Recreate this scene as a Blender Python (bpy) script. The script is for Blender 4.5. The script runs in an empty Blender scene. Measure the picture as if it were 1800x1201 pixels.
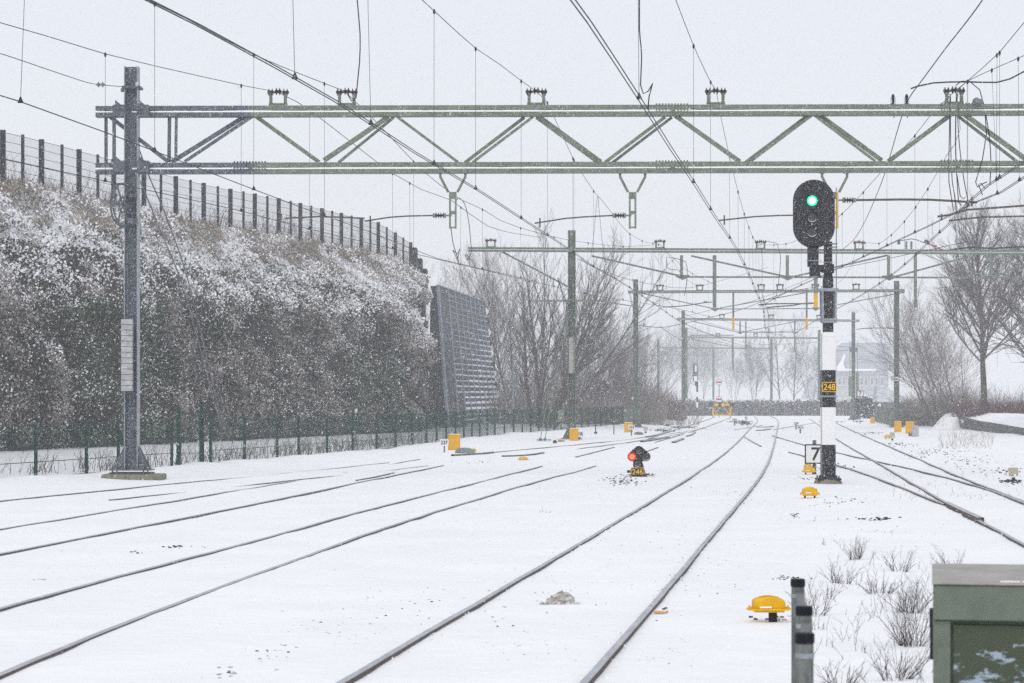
import bpy, math, random
import numpy as np
from mathutils import Vector, Matrix, noise
random.seed(7); rng = np.random.default_rng(7)
F, HC, HZ = 4200.0, 1.85, 700.0          # focal length in photo pixels, eye height, horizon row
S = bpy.context.scene
COL = S.collection

def P(px, py, Y):                          # a sight line of the photo, met at depth Y
    return Vector(((px-900)*Y/F, Y, HC-(py-HZ)*Y/F))
def G(px, py, z=0.0):                      # ... met on the ground
    return P(px, py, F*(HC-z)/(py-HZ))
def PZ(px, py, z):
    return P(px, py, F*(z-HC)/(HZ-py))
def lerp(a, b, t): return a+(b-a)*t
def nz(x, y=0., z=0.): return noise.noise(Vector((x, y, z)))

# ------------------------------------------------------------------ materials
def mat(name, col, rough=.6, metal=0., var=.0, vscale=3., bump=.0, bscale=30., col2=None, dust=0., emit=None, estr=1., spec=.12, stretch=(1,1,1)):
    m = bpy.data.materials.new(name); m.use_nodes = True
    nt = m.node_tree; N = nt.nodes; L = nt.links
    b = N['Principled BSDF']
    b.inputs['Roughness'].default_value = rough
    b.inputs['Metallic'].default_value = metal
    b.inputs['Specular IOR Level'].default_value = spec
    b.inputs['Base Color'].default_value = (*col, 1)
    tc = N.new('ShaderNodeTexCoord'); mp = N.new('ShaderNodeMapping'); mp.inputs['Scale'].default_value = stretch
    L.new(tc.outputs['Object'], mp.inputs['Vector'])
    out = None
    if var > 0 or col2:
        n = N.new('ShaderNodeTexNoise'); n.inputs['Scale'].default_value = vscale; n.inputs['Detail'].default_value = 6
        n.inputs['Roughness'].default_value = .65
        L.new(mp.outputs[0], n.inputs['Vector'])
        r = N.new('ShaderNodeValToRGB'); r.color_ramp.elements[0].position = .38; r.color_ramp.elements[1].position = .64
        c2 = col2 or tuple(min(1, c*(1+var)) for c in col)
        c1 = col if col2 else tuple(c*(1-var) for c in col)
        r.color_ramp.elements[0].color = (*c1, 1); r.color_ramp.elements[1].color = (*c2, 1)
        L.new(n.outputs['Fac'], r.inputs[0]); out = r.outputs[0]
        L.new(out, b.inputs['Base Color'])
    if dust > 0:                           # blown snow sticking to upward faces and in specks
        g = N.new('ShaderNodeTexNoise'); g.inputs['Scale'].default_value = 60; g.inputs['Detail'].default_value = 3
        L.new(tc.outputs['Object'], g.inputs['Vector'])
        rr = N.new('ShaderNodeValToRGB'); rr.color_ramp.elements[0].position = .62-dust*.2; rr.color_ramp.elements[1].position = .66-dust*.12
        L.new(g.outputs['Fac'], rr.inputs[0])
        mx = N.new('ShaderNodeMixRGB'); mx.inputs[1].default_value = (*col, 1); mx.inputs[2].default_value = (.8,.82,.85,1)
        if out: L.new(out, mx.inputs[1])
        ml = N.new('ShaderNodeMath'); ml.operation = 'MULTIPLY'; ml.inputs[1].default_value = .75
        L.new(rr.outputs[0], ml.inputs[0]); L.new(ml.outputs[0], mx.inputs[0]); L.new(mx.outputs[0], b.inputs['Base Color'])
    if bump > 0:
        n2 = N.new('ShaderNodeTexNoise'); n2.inputs['Scale'].default_value = bscale; n2.inputs['Detail'].default_value = 5
        L.new(mp.outputs[0], n2.inputs['Vector'])
        bp = N.new('ShaderNodeBump'); bp.inputs['Strength'].default_value = bump; bp.inputs['Distance'].default_value = .05
        L.new(n2.outputs['Fac'], bp.inputs['Height']); L.new(bp.outputs[0], b.inputs['Normal'])
    if emit:
        b.inputs['Emission Color'].default_value = (*emit, 1); b.inputs['Emission Strength'].default_value = estr
    return m

M = dict(
 snow=mat('snow', (.87,.88,.895), .75, var=.03, vscale=.6, bump=.75, bscale=4, spec=.25),
 snow_clean=mat('clean_snow', (.92,.93,.95), .7, bump=.2, bscale=12, spec=.25),
 dirty_snow=mat('dirty_snow', (.30,.28,.25), .8, col2=(.72,.72,.70), vscale=14, bump=.6, bscale=30),
 green=mat('green_paint', (.12,.155,.11), .6, vscale=5, bump=.1, dust=.05, col2=(.18,.22,.165)),
 green_far=mat('weathered_green_paint', (.10,.135,.10), .65, vscale=4, col2=(.16,.20,.155), dust=.05),
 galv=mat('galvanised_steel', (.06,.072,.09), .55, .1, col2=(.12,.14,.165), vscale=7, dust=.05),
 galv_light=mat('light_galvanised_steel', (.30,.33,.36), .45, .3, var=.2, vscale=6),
 black=mat('black_paint', (.010,.011,.016), .5, var=.2, vscale=9, dust=.02),
 white=mat('white_paint', (.80,.81,.81), .5, var=.03, vscale=4),
 plate=mat('sign_white', (.78,.79,.79), .45),
 glyph=mat('sign_black', (.015,.015,.018), .5),
 yellow=mat('yellow_paint', (.70,.37,.002), .5, vscale=9, bump=.1, col2=(.84,.50,.006)),
 yglyph=mat('yellow_letter', (.85,.50,.0), .5),
 orange=mat('orange_paint', (.74,.39,.003), .5, var=.1),
 orange_dirty=mat('orange_board', (.70,.42,.18), .7, var=.15, vscale=12),
 red=mat('red_paint', (.45,.02,.03), .5),
 wire=mat('wire_copper', (.030,.032,.034), .6, .2),
 wire_green=mat('wire_patina', (.06,.07,.05), .6, .2),
 cable=mat('cable_rubber', (.02,.02,.024), .6),
 insul=mat('insulator_glaze', (.05,.022,.026), .35, var=.3, vscale=20),
 insul_end=mat('insulator_cap', (.20,.24,.24), .5, .3, var=.2),
 rusty=mat('rusty_tube', (.085,.066,.058), .8, col2=(.13,.115,.105), vscale=12),
 rail_top=mat('rail_head', (.40,.415,.45), .45, .15, spec=.4, var=.18, vscale=10, stretch=(1,.2,1)),
 rail_side=mat('rail_web', (.095,.075,.068), .8, col2=(.15,.128,.118), vscale=14, bump=.3),
 fence=mat('fence_green', (.016,.055,.042), .5, var=.25, vscale=4),
 fence_dark=mat('fence_slate', (.018,.021,.030), .5, var=.2, vscale=4),
 concrete=mat('mossy_concrete', (.26,.25,.21), .85, col2=(.17,.16,.09), vscale=9, bump=.4),
 weight=mat('weight_concrete', (.42,.43,.44), .8, var=.2, vscale=8, bump=.2),
 stone=mat('ballast_stone', (.035,.038,.045), .8, var=.4, vscale=12),
 beige=mat('beige_plastic', (.45,.41,.33), .6, var=.12, vscale=10),
 leafg=mat('leaf_green', (.032,.082,.028), .6, var=.5, vscale=1.5),
 leafd=mat('leaf_dark', (.012,.016,.014), .7, var=.4, vscale=2.),
 twig=mat('twig_brown', (.17,.15,.14), .8, col2=(.36,.32,.30), vscale=1.1),
 stemdark=mat('dark_stems', (.05,.038,.04), .8),
 grass=mat('dry_grass', (.31,.265,.205), .8, var=.35, vscale=2.),
 soil=mat('soil', (.055,.048,.045), .9, var=.3, vscale=1.5),
 bark=mat('bark', (.085,.075,.068), .85, var=.3, vscale=3., bump=.4),
 twigs_fine=mat('fine_twigs', (.115,.105,.105), .85),
 bramble=mat('bramble_red', (.14,.075,.072), .85, var=.3, vscale=3.),
 evergreen=mat('hedge_leaf', (.045,.055,.055), .8, var=.4, vscale=4.),
 hazed_hedge=mat('haze_paled_hedge_leaf', (.21,.225,.25), .8, var=.3, vscale=2.),  # blue-grey of the far haze lightened into the leaf colour
 slate=mat('barrier_panel', (.018,.021,.030), .5, var=.25, vscale=3., dust=.05),
 wallstone=mat('wall_stone', (.08,.085,.09), .85, col2=(.14,.145,.15), vscale=4., bump=.4),
 roof_snowy=mat('thin_roof_snow', (.45,.47,.50), .8, var=.25, vscale=1.5),
 slate_end=mat('barrier_end', (.02,.023,.03), .6, var=.3, vscale=4),
 alu=mat('barrier_frame', (.22,.25,.30), .5, .1),
 roof=mat('roof_tiles', (.27,.29,.33), .8, var=.15, vscale=1.),  # pale grey-blue: distance haze put into the tile colour
 brick=mat('house_brick', (.33,.33,.35), .85, var=.2, vscale=3.),  # brick greyed, with the fading of distance put into its colour
 glass=mat('window_glass', (.05,.06,.07), .15, spec=.6),
 cabgreen=mat('cabinet_green', (.150,.180,.145), .6, var=.10, vscale=9., bump=.08),
 cablid=mat('cabinet_lid', (.31,.30,.28), .7, col2=(.40,.39,.365), vscale=6.),
 pipe=mat('galvanised_pipe', (.11,.12,.115), .6, .2, col2=(.20,.215,.205), vscale=30., stretch=(1,1,.25)),
 cap=mat('rubber_cap', (.008,.010,.014), .55),
 green_light=mat('green_lens', (.0,.5,.3), .3, emit=(.0,.9,.42), estr=1.2),
 green_core=mat('green_lamp_core', (.5,1,.9), .3, emit=(.40,1.,.72), estr=2.6),
 red_light=mat('red_lens', (.6,.02,.01), .3, emit=(1.,.012,.012), estr=1.3),
 red_core=mat('red_lamp_core', (.9,.2,.05), .3, emit=(1.,.13,.05), estr=1.6),
 lens=mat('dark_lens', (.01,.011,.015), .1, spec=.8),
 hood=mat('hood_black', (.01,.011,.014), .6),
 grey_hood=mat('snowy_rim', (.5,.52,.56), .7),
)
# cabinet panel with torn pale blue-grey remains of a poster
def torn():
    m = mat('cabinet_door', (.060,.080,.045), .6)
    nt = m.node_tree; N = nt.nodes; L = nt.links; b = N['Principled BSDF']
    tc = N.new('ShaderNodeTexCoord'); mp = N.new('ShaderNodeMapping'); mp.inputs['Scale'].default_value = (9,9,22)
    n = N.new('ShaderNodeTexNoise'); n.inputs['Scale'].default_value = 1.; n.inputs['Detail'].default_value = 7; n.inputs['Roughness'].default_value=.7
    L.new(tc.outputs['Object'], mp.inputs[0]); L.new(mp.outputs[0], n.inputs['Vector'])
    sp = N.new('ShaderNodeSeparateXYZ'); L.new(tc.outputs['Object'], sp.inputs[0])
    mr = N.new('ShaderNodeMapRange'); mr.inputs['From Min'].default_value = .95; mr.inputs['From Max'].default_value = .70
    mr.inputs['To Min'].default_value = -.10; mr.inputs['To Max'].default_value = .07
    L.new(sp.outputs['Z'], mr.inputs['Value'])
    ad = N.new('ShaderNodeMath'); ad.operation='ADD'; L.new(n.outputs['Fac'], ad.inputs[0]); L.new(mr.outputs[0], ad.inputs[1])
    r = N.new('ShaderNodeValToRGB'); r.color_ramp.elements[0].position=.54; r.color_ramp.elements[1].position=.57
    r.color_ramp.elements[0].color=(.070,.086,.058,1); r.color_ramp.elements[1].color=(.33,.40,.48,1)
    L.new(ad.outputs[0], r.inputs[0]); L.new(r.outputs[0], b.inputs['Base Color'])
    return m
M['torn'] = torn()

# ------------------------------------------------------------------ mesh builder
class MB:
    def __init__(s): s.v=[]; s.f=[]; s.m=[]; s.mats=[]; s.cur=0; s.smooth=False
    def use(s, k):
        if k not in s.mats: s.mats.append(k)
        s.cur = s.mats.index(k); return s
    def add(s, vs, fs):
        o = len(s.v); s.v += [tuple(v) for v in vs]
        for f in fs: s.f.append(tuple(i+o for i in f)); s.m.append(s.cur)
        return s
    def box(s, c, d, R=None):
        x,y,z = d[0]/2, d[1]/2, d[2]/2
        vs = [Vector((i,j,k)) for i in (-x,x) for j in (-y,y) for k in (-z,z)]
        if R is not None: vs = [R @ v for v in vs]
        c = Vector(c)
        return s.add([v+c for v in vs], [(0,1,3,2),(4,6,7,5),(0,4,5,1),(2,3,7,6),(0,2,6,4),(1,5,7,3)])
    def bar(s, p, q, w, h=None):
        p, q = Vector(p), Vector(q); d = q-p; L = d.length
        if L < 1e-6: return s
        h = h or w
        R = d.to_track_quat('X','Z').to_matrix()
        return s.box((p+q)/2, (L,w,h), R)
    def tube(s, pts, r, n=6, cap=True):
        pts = [Vector(p) for p in pts]; k = len(pts)
        rs = list(r) if hasattr(r,'__len__') else [r]*k
        o = len(s.v); prev=None
        for i,p in enumerate(pts):
            d = (pts[min(i+1,k-1)]-pts[max(i-1,0)])
            if d.length < 1e-9: d = Vector((0,0,1))
            d.normalize()
            if prev is None:
                u = d.orthogonal().normalized()
            else:
                u = prev - d*prev.dot(d)
                u = u.normalized() if u.length>1e-6 else d.orthogonal().normalized()
            prev = u; w = d.cross(u)
            for j in range(n):
                a = 2*math.pi*j/n
                s.v.append(tuple(p+(u*math.cos(a)+w*math.sin(a))*rs[i]))
        for i in range(k-1):
            for j in range(n):
                a=o+i*n+j; b=o+i*n+(j+1)%n
                s.f.append((a,b,b+n,a+n)); s.m.append(s.cur)
        if cap and n>3:
            s.f.append(tuple(o+j for j in range(n))[::-1]); s.m.append(s.cur)
            s.f.append(tuple(o+(k-1)*n+j for j in range(n))); s.m.append(s.cur)
        return s
    def prism(s, pts, y0, y1, tf=None):     # outline in x,z extruded along y
        n=len(pts); vs=[Vector((x,y0,z)) for x,z in pts]+[Vector((x,y1,z)) for x,z in pts]
        if tf is not None: vs=[tf@v for v in vs]
        fs=[tuple(range(n)), tuple(range(2*n-1,n-1,-1))]
        fs+=[(i,i+n,(i+1)%n+n,(i+1)%n) for i in range(n)]
        return s.add(vs, fs)
    def lathe(s, c, prof, n=16, axis='Z'):
        c=Vector(c); vs=[]; k=len(prof)
        for r,h in prof:
            for j in range(n):
                a=2*math.pi*j/n; x,y=r*math.cos(a), r*math.sin(a)
                v = {'Z':(x,y,h),'Y':(x,h,y),'X':(h,x,y)}[axis]
                vs.append(Vector(v)+c)
        fs=[(i*n+j,i*n+(j+1)%n,(i+1)*n+(j+1)%n,(i+1)*n+j) for i in range(k-1) for j in range(n)]
        fs.append(tuple(range(n))[::-1]); fs.append(tuple((k-1)*n+j for j in range(n)))
        return s.add(vs, fs)
    def build(s, name, parent=None, mat=None, smooth=False, bevel=0.):
        if mat and not s.mats: s.mats=[mat]
        me = bpy.data.meshes.new(name)
        off = Vector(parent['o']) if parent is not None else Vector((0,0,0))
        A = np.array(s.v, dtype=float).reshape(-1,3)-np.array(off)
        me.from_pydata(A.tolist(), [], s.f)
        for k in s.mats: me.materials.append(M[k])
        me.polygons.foreach_set('material_index', s.m)
        if smooth: me.polygons.foreach_set('use_smooth', [True]*len(s.f))
        me.update()
        o = bpy.data.objects.new(name, me); COL.objects.link(o)
        if parent is not None:
            o.parent = parent; o['o'] = tuple(off)
        else: o['o'] = (0.,0.,0.)
        if bevel > 0:
            b = o.modifiers.new('bevel','BEVEL'); b.width=bevel; b.segments=2; b.limit_method='ANGLE'
        return o
def thing(name, loc, label, cat, group=None, kind=None):
    o = bpy.data.objects.new(name, None); COL.objects.link(o)
    o.location = loc; o['o'] = tuple(loc); o.empty_display_size=.2
    return tag(o, label, cat, group, kind)
def tag(o, label=None, cat=None, group=None, kind=None):
    if label: o['label']=label
    if cat: o['category']=cat
    if group: o['group']=group
    if kind: o['kind']=kind
    return o
def rnd_rect(cx, cz, w, h, r, n=5):
    pts=[]
    for sx,sz,a0 in ((1,1,0),(-1,1,90),(-1,-1,180),(1,-1,270)):
        for i in range(n+1):
            a=math.radians(a0+90*i/n)
            pts.append((cx+sx*(w/2-r)+r*math.cos(a), cz+sz*(h/2-r)+r*math.sin(a)))
    return pts
def text(s, c, w, h, mk, parent, th=.004, name='number', italic=0.):
    """raised characters facing the camera side (-Y), centred on c, fitted to w x h"""
    cu = bpy.data.curves.new('t','FONT'); cu.body=s; cu.extrude=.02; cu.shear=italic; cu.offset=.012
    ob = bpy.data.objects.new('t',cu); COL.objects.link(ob)
    bpy.context.view_layer.update()
    me = bpy.data.meshes.new_from_object(ob.evaluated_get(bpy.context.evaluated_depsgraph_get()))
    bpy.data.objects.remove(ob); bpy.data.curves.remove(cu)
    n=len(me.vertices); a=np.zeros(n*3); me.vertices.foreach_get('co',a); a=a.reshape(-1,3)
    mn,mx=a.min(0),a.max(0); u=(a-(mn+mx)/2)/(mx-mn)
    off=Vector(parent['o'])
    b=np.stack([u[:,0]*w+c[0]-off.x, u[:,2]*-th+c[1]-off.y, u[:,1]*h+c[2]-off.z],1)
    me.vertices.foreach_set('co', b.ravel()); me.materials.clear(); me.materials.append(M[mk]); me.update()
    me.name=name
    o=bpy.data.objects.new(name,me); COL.objects.link(o); o.parent=parent; o['o']=tuple(off)
    return o
def cat_rom(pts, step=1.0):
    pts=[Vector(p) for p in pts]; out=[]
    for i in range(len(pts)-1):
        p0=pts[max(i-1,0)]; p1=pts[i]; p2=pts[i+1]; p3=pts[min(i+2,len(pts)-1)]
        n=max(1,int((p2-p1).length/step))
        for k in range(n):
            t=k/n
            # centripetal-ish hermite scaled by segment length
            L=(p2-p1).length
            m1=(p2-p0)/max(1e-6,((p2-p1).length+(p1-p0).length))*L if i>0 else (p2-p1)
            m2=(p3-p1)/max(1e-6,((p3-p2).length+(p2-p1).length))*L if i<len(pts)-2 else (p2-p1)
            h1=2*t**3-3*t*t+1; h2=-2*t**3+3*t*t; h3=t**3-2*t*t+t; h4=t**3-t*t
            out.append(p1*h1+p2*h2+m1*h3+m2*h4)
    out.append(pts[-1]); return out

# ------------------------------------------------------------------ camera, world, light
cd = bpy.data.cameras.new('camera'); cam = bpy.data.objects.new('camera', cd); COL.objects.link(cam)
cam.location=(0,0,HC); cam.rotation_euler=(math.radians(90),0,0)
cd.sensor_width=36; cd.lens=F/1800*36; cd.shift_y=(HZ-600.5)/1800; cd.clip_start=.1; cd.clip_end=6000
cd.dof.use_dof=True; cd.dof.focus_distance=58; cd.dof.aperture_fstop=9.0
S.camera=cam
W = bpy.data.worlds.new('World'); S.world=W; W.use_nodes=True
nt=W.node_tree; N=nt.nodes; L=nt.links; bg=N['Background']
sky=N.new('ShaderNodeTexSky'); sky.sky_type='NISHITA'; sky.sun_disc=False
SUN_EL, SUN_ROT = math.radians(48), math.radians(200)
sky.sun_elevation=SUN_EL; sky.sun_rotation=SUN_ROT; sky.air_density=1.; sky.dust_density=5.; sky.ozone_density=1.
vm=N.new('ShaderNodeVectorMath'); vm.operation='SCALE'; vm.inputs['Scale'].default_value=.22
L.new(sky.outputs[0], vm.inputs[0])
ad=N.new('ShaderNodeVectorMath'); ad.operation='ADD'; ad.inputs[1].default_value=(6.45,6.58,6.98)   # the even overcast deck
L.new(vm.outputs[0], ad.inputs[0]); L.new(ad.outputs[0], bg.inputs['Color']); bg.inputs['Strength'].default_value=.118
sd=bpy.data.lights.new('sun','SUN'); so=bpy.data.objects.new('sun',sd); COL.objects.link(so)
sd.energy=.6; sd.angle=math.radians(25); sd.color=(1,.985,.96)
# nishita: rotation measured clockwise from +Y
dirv=Vector((math.sin(SUN_ROT)*math.cos(SUN_EL), math.cos(SUN_ROT)*math.cos(SUN_EL), math.sin(SUN_EL)))
so.rotation_euler=dirv.to_track_quat('Z','Y').to_euler()
S.view_settings.view_transform='Standard'; S.view_settings.look='None'; S.view_settings.exposure=0; S.view_settings.gamma=1
S.cycles.use_denoising=False
try: S.cycles.denoiser='OPENIMAGEDENOISE'
except Exception: pass
S.cycles.max_bounces=8; S.cycles.volume_bounces=4; S.cycles.transparent_max_bounces=8; S.cycles.diffuse_bounces=3

# ------------------------------------------------------------------ terrain
FL = [(-60,-34.7),(52.5,-10.55),(80,-4.75),(112,-.9),(135,3.1),(157,7.1),(170,9.5)]     # railway fence line (Y, X)
def fence_x(Y):
    for (a,xa),(b,xb) in zip(FL,FL[1:]):
        if Y<=b: return lerp(xa,xb,(Y-a)/(b-a))
    return FL[-1][1]+(Y-170)*.15
def wall_x(Y): return -19.2+.254*(Y-90)              # line of the fence on top of the embankment
def ground_z(x, y):
    z = .020*nz(x*.35,y*.22,3.)+.012*nz(x*1.2,y*.6,9.)
    if y<60: z += .008*nz(x*2.4,y*1.3,6.)*min(1,(60-y)/20)
    fx=fence_x(y); d=x-fx
    if y<190:
        z += (.13+.10*nz(y*.55,1.7,4.))*math.exp(-((d-.2)/.8)**2)
        if d<-.4: z += .05*min(1,(-d-.4)/2)+.05*nz(x*.8,y*.5,7.)*min(1,(-d-.4))
    # soft bank on the right, behind the sidings
    rx = x-(13.2+.055*(y-60))
    if rx>0 and y>40: z += .06*min(1,rx)*nz(x*.5,y*.2,2.)
    # foreground right: humps around the shrubs
    lo=.43+.134*(y-14.8)+.5; hi=3.9+.1*(y-5)-.7
    if y<45 and lo<x<hi: z += .06*nz(x*.9,y*.5,5.)*min(1,(x-lo)/.8,(hi-x)/.8)+.012*nz(x*3.1,y*1.9,2.)
    return z
def grid(name, xs, ys, mk):
    V=[(x,y,ground_z(x,y)) for y in ys for x in xs(y)]
    n=len(xs(10.)); k=len(ys)
    Fc=[(j*n+i,j*n+i+1,(j+1)*n+i+1,(j+1)*n+i) for j in range(k-1) for i in range(n-1)]
    b=MB().use(mk); b.v=V; b.f=Fc; b.m=[0]*len(Fc)
    return b.build(name, smooth=True)
ys=[-40,-20,-8,0,4]+[6*1.0135**i for i in range(0,270)]+[300,400,700,1300,2500]
def xs(y):
    w=max(14,abs(y)*.30); L_=[-400-abs(y),-200-abs(y)*.5,-60-abs(y)*.3]; n=150
    a=[-w+2*w*i/n for i in range(n+1)]
    return L_+a+[60+abs(y)*.3,200+abs(y)*.5,400+abs(y)]
tag(grid('snowy_ground', xs, ys, 'snow'), 'flat railway yard ground under fresh snow', None, kind='structure')
# ------------------------------------------------------------------ rails
def sweep_rail(mb, pts, zt, w=.056, dip=0., seed=0, side='rail_side', depth=.09, z0=None):
    n=len(pts); o=len(mb.v); rows=[]
    tops=[]
    for i,p in enumerate(pts):
        d=(pts[min(i+1,n-1)]-pts[max(i-1,0)]); d.z=0; d.normalize(); q=Vector((d.y,-d.x,0))
        z=ground_z(p.x,p.y)*.35+zt
        if dip: z += dip*min(0, nz(p.y*.16,seed*3.1,p.x*.05)*2.2-.15)
        for a,zz in ((-w/2,z-depth),(-w/2,z-.004),(-w/2+.006,z),(w/2-.006,z),(w/2,z-.004),(w/2,z-depth)):
            mb.v.append((p.x+q.x*a,p.y+q.y*a,zz))
    for i in range(n-1):
        for j in range(5):
            a=o+i*6+j
            mb.use('rail_top' if j in(1,2,3) else side)
            mb.f.append((a,a+1,a+7,a+6)); mb.m.append(mb.cur)
    return mb
def rail_pts(px, step=.8):
    d=cat_rom([G(x,y,.04) for x,y in px], step)
    ext=lambda a,b_: [a+(a-b_).normalized()*k for k in (14,11,8,5,2.5)]
    off=lambda q: q[1]>1201 or q[0]<0 or q[0]>1800
    if off(px[0]): d=ext(d[0],d[4])+d
    if off(px[-1]): d=d+ext(d[-1],d[-5])[::-1]
    X_=np.array([p.x for p in d]); Y_=np.array([p.y for p in d]); out=[]
    for i,p in enumerate(d):                 # local straight-line fit: hand-read points wobble, rails do not
        sg=.13*p.y+1.5; w=np.exp(-.5*((Y_-p.y)/sg)**2); w/=w.sum()
        mx=(w*X_).sum(); my=(w*Y_).sum(); k=(w*(Y_-my)*(X_-mx)).sum()/max(1e-9,(w*(Y_-my)**2).sum())
        out.append(Vector((mx+k*(p.y-my),p.y,0)))
    return out
tracks = [
 ('main running track with two shiny rails sweeping from the bottom edge towards the hedge', [
   ([(470,1270),(590,1201),(900,1022),(1050,937),(1165,867),(1250,815),(1300,774),(1319,752),(1333,741),(1336,736.5),(1331,733.5),(1315,731)], .032, 0),
   ([(955,1275),(1022,1201),(1150,1060),(1275,910),(1342,832),(1358,792),(1364,765),(1369,742),(1369,737),(1362,733),(1345,730.5)], .036, 0)]),
 ('snowed-in track starting at the lower left corner and fading out left of the dwarf signal', [
   ([(-160,1250),(0,1180),(200,1093),(400,1020),(600,950),(800,886),(1000,829),(1055,818)], .026, .012),
   ([(-200,1118),(0,1066),(200,1012),(400,961),(600,905),(800,856),(952,818)], .026, .012)]),
 ('half-buried brown-railed track third from the bottom left corner', [
   ([(-150,998),(0,972),(200,933),(400,893),(600,853),(700,832),(782,817)], .026, .008),
   ([(-100,944),(0,930),(180,898),(400,863),(515,843),(600,829),(700,812),(740,806)], .022, .028)]),
 ('nearly buried track running closest to the green mesh fence', [
   ([(-60,884),(0,876),(200,858),(400,839),(510,829),(620,818),(680,812)], .02, .015),
   ([(180,876),(260,870),(400,853),(500,843),(560,837),(640,829),(700,822),(755,817)], .018, .022)]),
 ('siding beyond the yellow cabinet 237, rails showing in short lengths', [
   ([(872,794),(940,787),(1020,780),(1100,774),(1150,768),(1190,760),(1240,752)], .03, .02),
   ([(880,801),(950,796),(1050,784),(1120,776),(1170,768),(1215,757)], .03, .05)]),
 ('pair of rails leading up to the yellow buffer stop', [
   ([(1140,771),(1172,760),(1200,751),(1231,742),(1249,736),(1255,732.5)], .04, .0),
   ([(1150,777),(1190,766),(1228,755),(1249,747),(1273,739),(1284,733)], .04, .03)]),
 ('short lengths of rail re-emerging between the dwarf signal and the points', [
   ([(1012,802),(1045,794),(1079,785)], .03, .0),
   ([(1138,792),(1150,787.5),(1157,785.5)], .03, .0)]),
 ('right-hand siding whose rails pass right of the black and white mast', [
   ([(1464,741),(1480,748),(1500,757),(1535,773),(1580,791),(1620,808),(1665,830),(1720,850),(1800,880),(1900,918)], .035, .0),
   ([(1421,736),(1437,744),(1450,757),(1468,770),(1490,784),(1525,802),(1560,823),(1600,846),(1660,882),(1730,918),(1800,955),(1900,1008)], .035, .0)]),
 ('crossover track cutting diagonally behind the number seven board', [
   ([(1364,765),(1380,773),(1410,782),(1440,789),(1470,795),(1490,799),(1523,806),(1560,814),(1600,822),(1680,839),(1740,857),(1800,883),(1880,915)], .035, .0),
   ([(1387,794),(1412,802),(1440,807),(1475,815),(1520,830),(1570,850),(1620,870),(1662,886)], .035, .0)]),
 ('thin curved rails of the points near the small far number plates', [
   ([(1368,755),(1378,751),(1395,748),(1420,745),(1440,743)], .03, .0),
   ([(1311,767),(1316,773),(1326,778),(1342,783)], .03, .0),
   ([(1285,755),(1300,754),(1315,751),(1340,747)], .03, .02)]),
]
for i,(lab,rails) in enumerate(tracks):
    p0=G(*rails[0][0][1])
    t=thing('railway_track',(p0.x,p0.y,0),lab,'track',None)
    for j,(px,zt,dip) in enumerate(rails):
        b=MB(); sweep_rail(b, rail_pts(px), zt, dip=dip, seed=i*3+j); b.build('rail',t)

def chunk(name, px, w, hgt, lab, cat, mk='rail_side', step=.4):
    """exposed length of switch rail standing out of the snow"""
    pts=cat_rom([G(x,y,.02) for x,y in px], step); b=MB(); sweep_rail(b, pts, hgt, w=w, side=mk, depth=hgt+.1)
    return b
sw=[('rust-brown switch blade laid bare beside the grey point machine by cabinet 237', [(795,801),(830,799.5),(866,796)],.09,.06),
 ('rust-brown switch blade in the snow right of the yellow cabinet 237', [(884,802.5),(920,801),(955,796.5)],.09,.05),
 ('longest dark switch rail near the points below plate 235', [(1128,776.5),(1150,773.5),(1176,769)],.16,.06),
 ('brown switch rail stub lying just right of the beige lineside box', [(1137,768.5),(1155,765),(1178,758)],.16,.06),
 ('lowest dark switch rail tip near the crossing, seen right above the dwarf signal', [(1184,778),(1192,775),(1200,771.5)],.16,.06),
 ('short dark switch rail in front of the buffer stop tracks', [(1208,767),(1216,764),(1222,760)],.12,.05),
 ('thin rust-brown check rail beside the third track on the left', [(626,844.5),(660,838),(692,831)],.04,.03),
 ('dark grey exposed switch piece between the rails of the main track far away', [(1333,757),(1343,756),(1352,754.5)],.28,.05),
 ('dark grey exposed switch piece between the main rails, nearer of the two', [(1330,751),(1345,751),(1357,749.5)],.28,.045)]
for lab,px,w,h in sw:
    p0=G(*px[0]); t=thing('switch_rail',(p0.x,p0.y,0),lab,'switch rail','exposed switch rails')
    chunk('x',px,w,h,lab,'').build('blade',t,smooth=False)
# the exposed frog at right: rail with wing rail and clumps of ballast
p0=G(1690,900); t=thing('rail_crossing',(p0.x,p0.y,0),'brown rail crossing cleared of snow at the right, where two rails meet','rail crossing')
chunk('x',[(1663,886),(1690,899),(1724,914)],.10,.06,'','').build('wing_rail',t)
b=MB().use('rail_side')
for k in range(26):
    u=k/25; c=G(lerp(1668,1722,u),lerp(892,918,u)); c.z=-.02+.04*random.random()
    if .42<u<.56: continue
    b.box(c,(.10+.06*random.random(),.09,.07),Matrix.Rotation(random.random()*3,3,'Z'))
b.build('sleeper_end',t)

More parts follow.
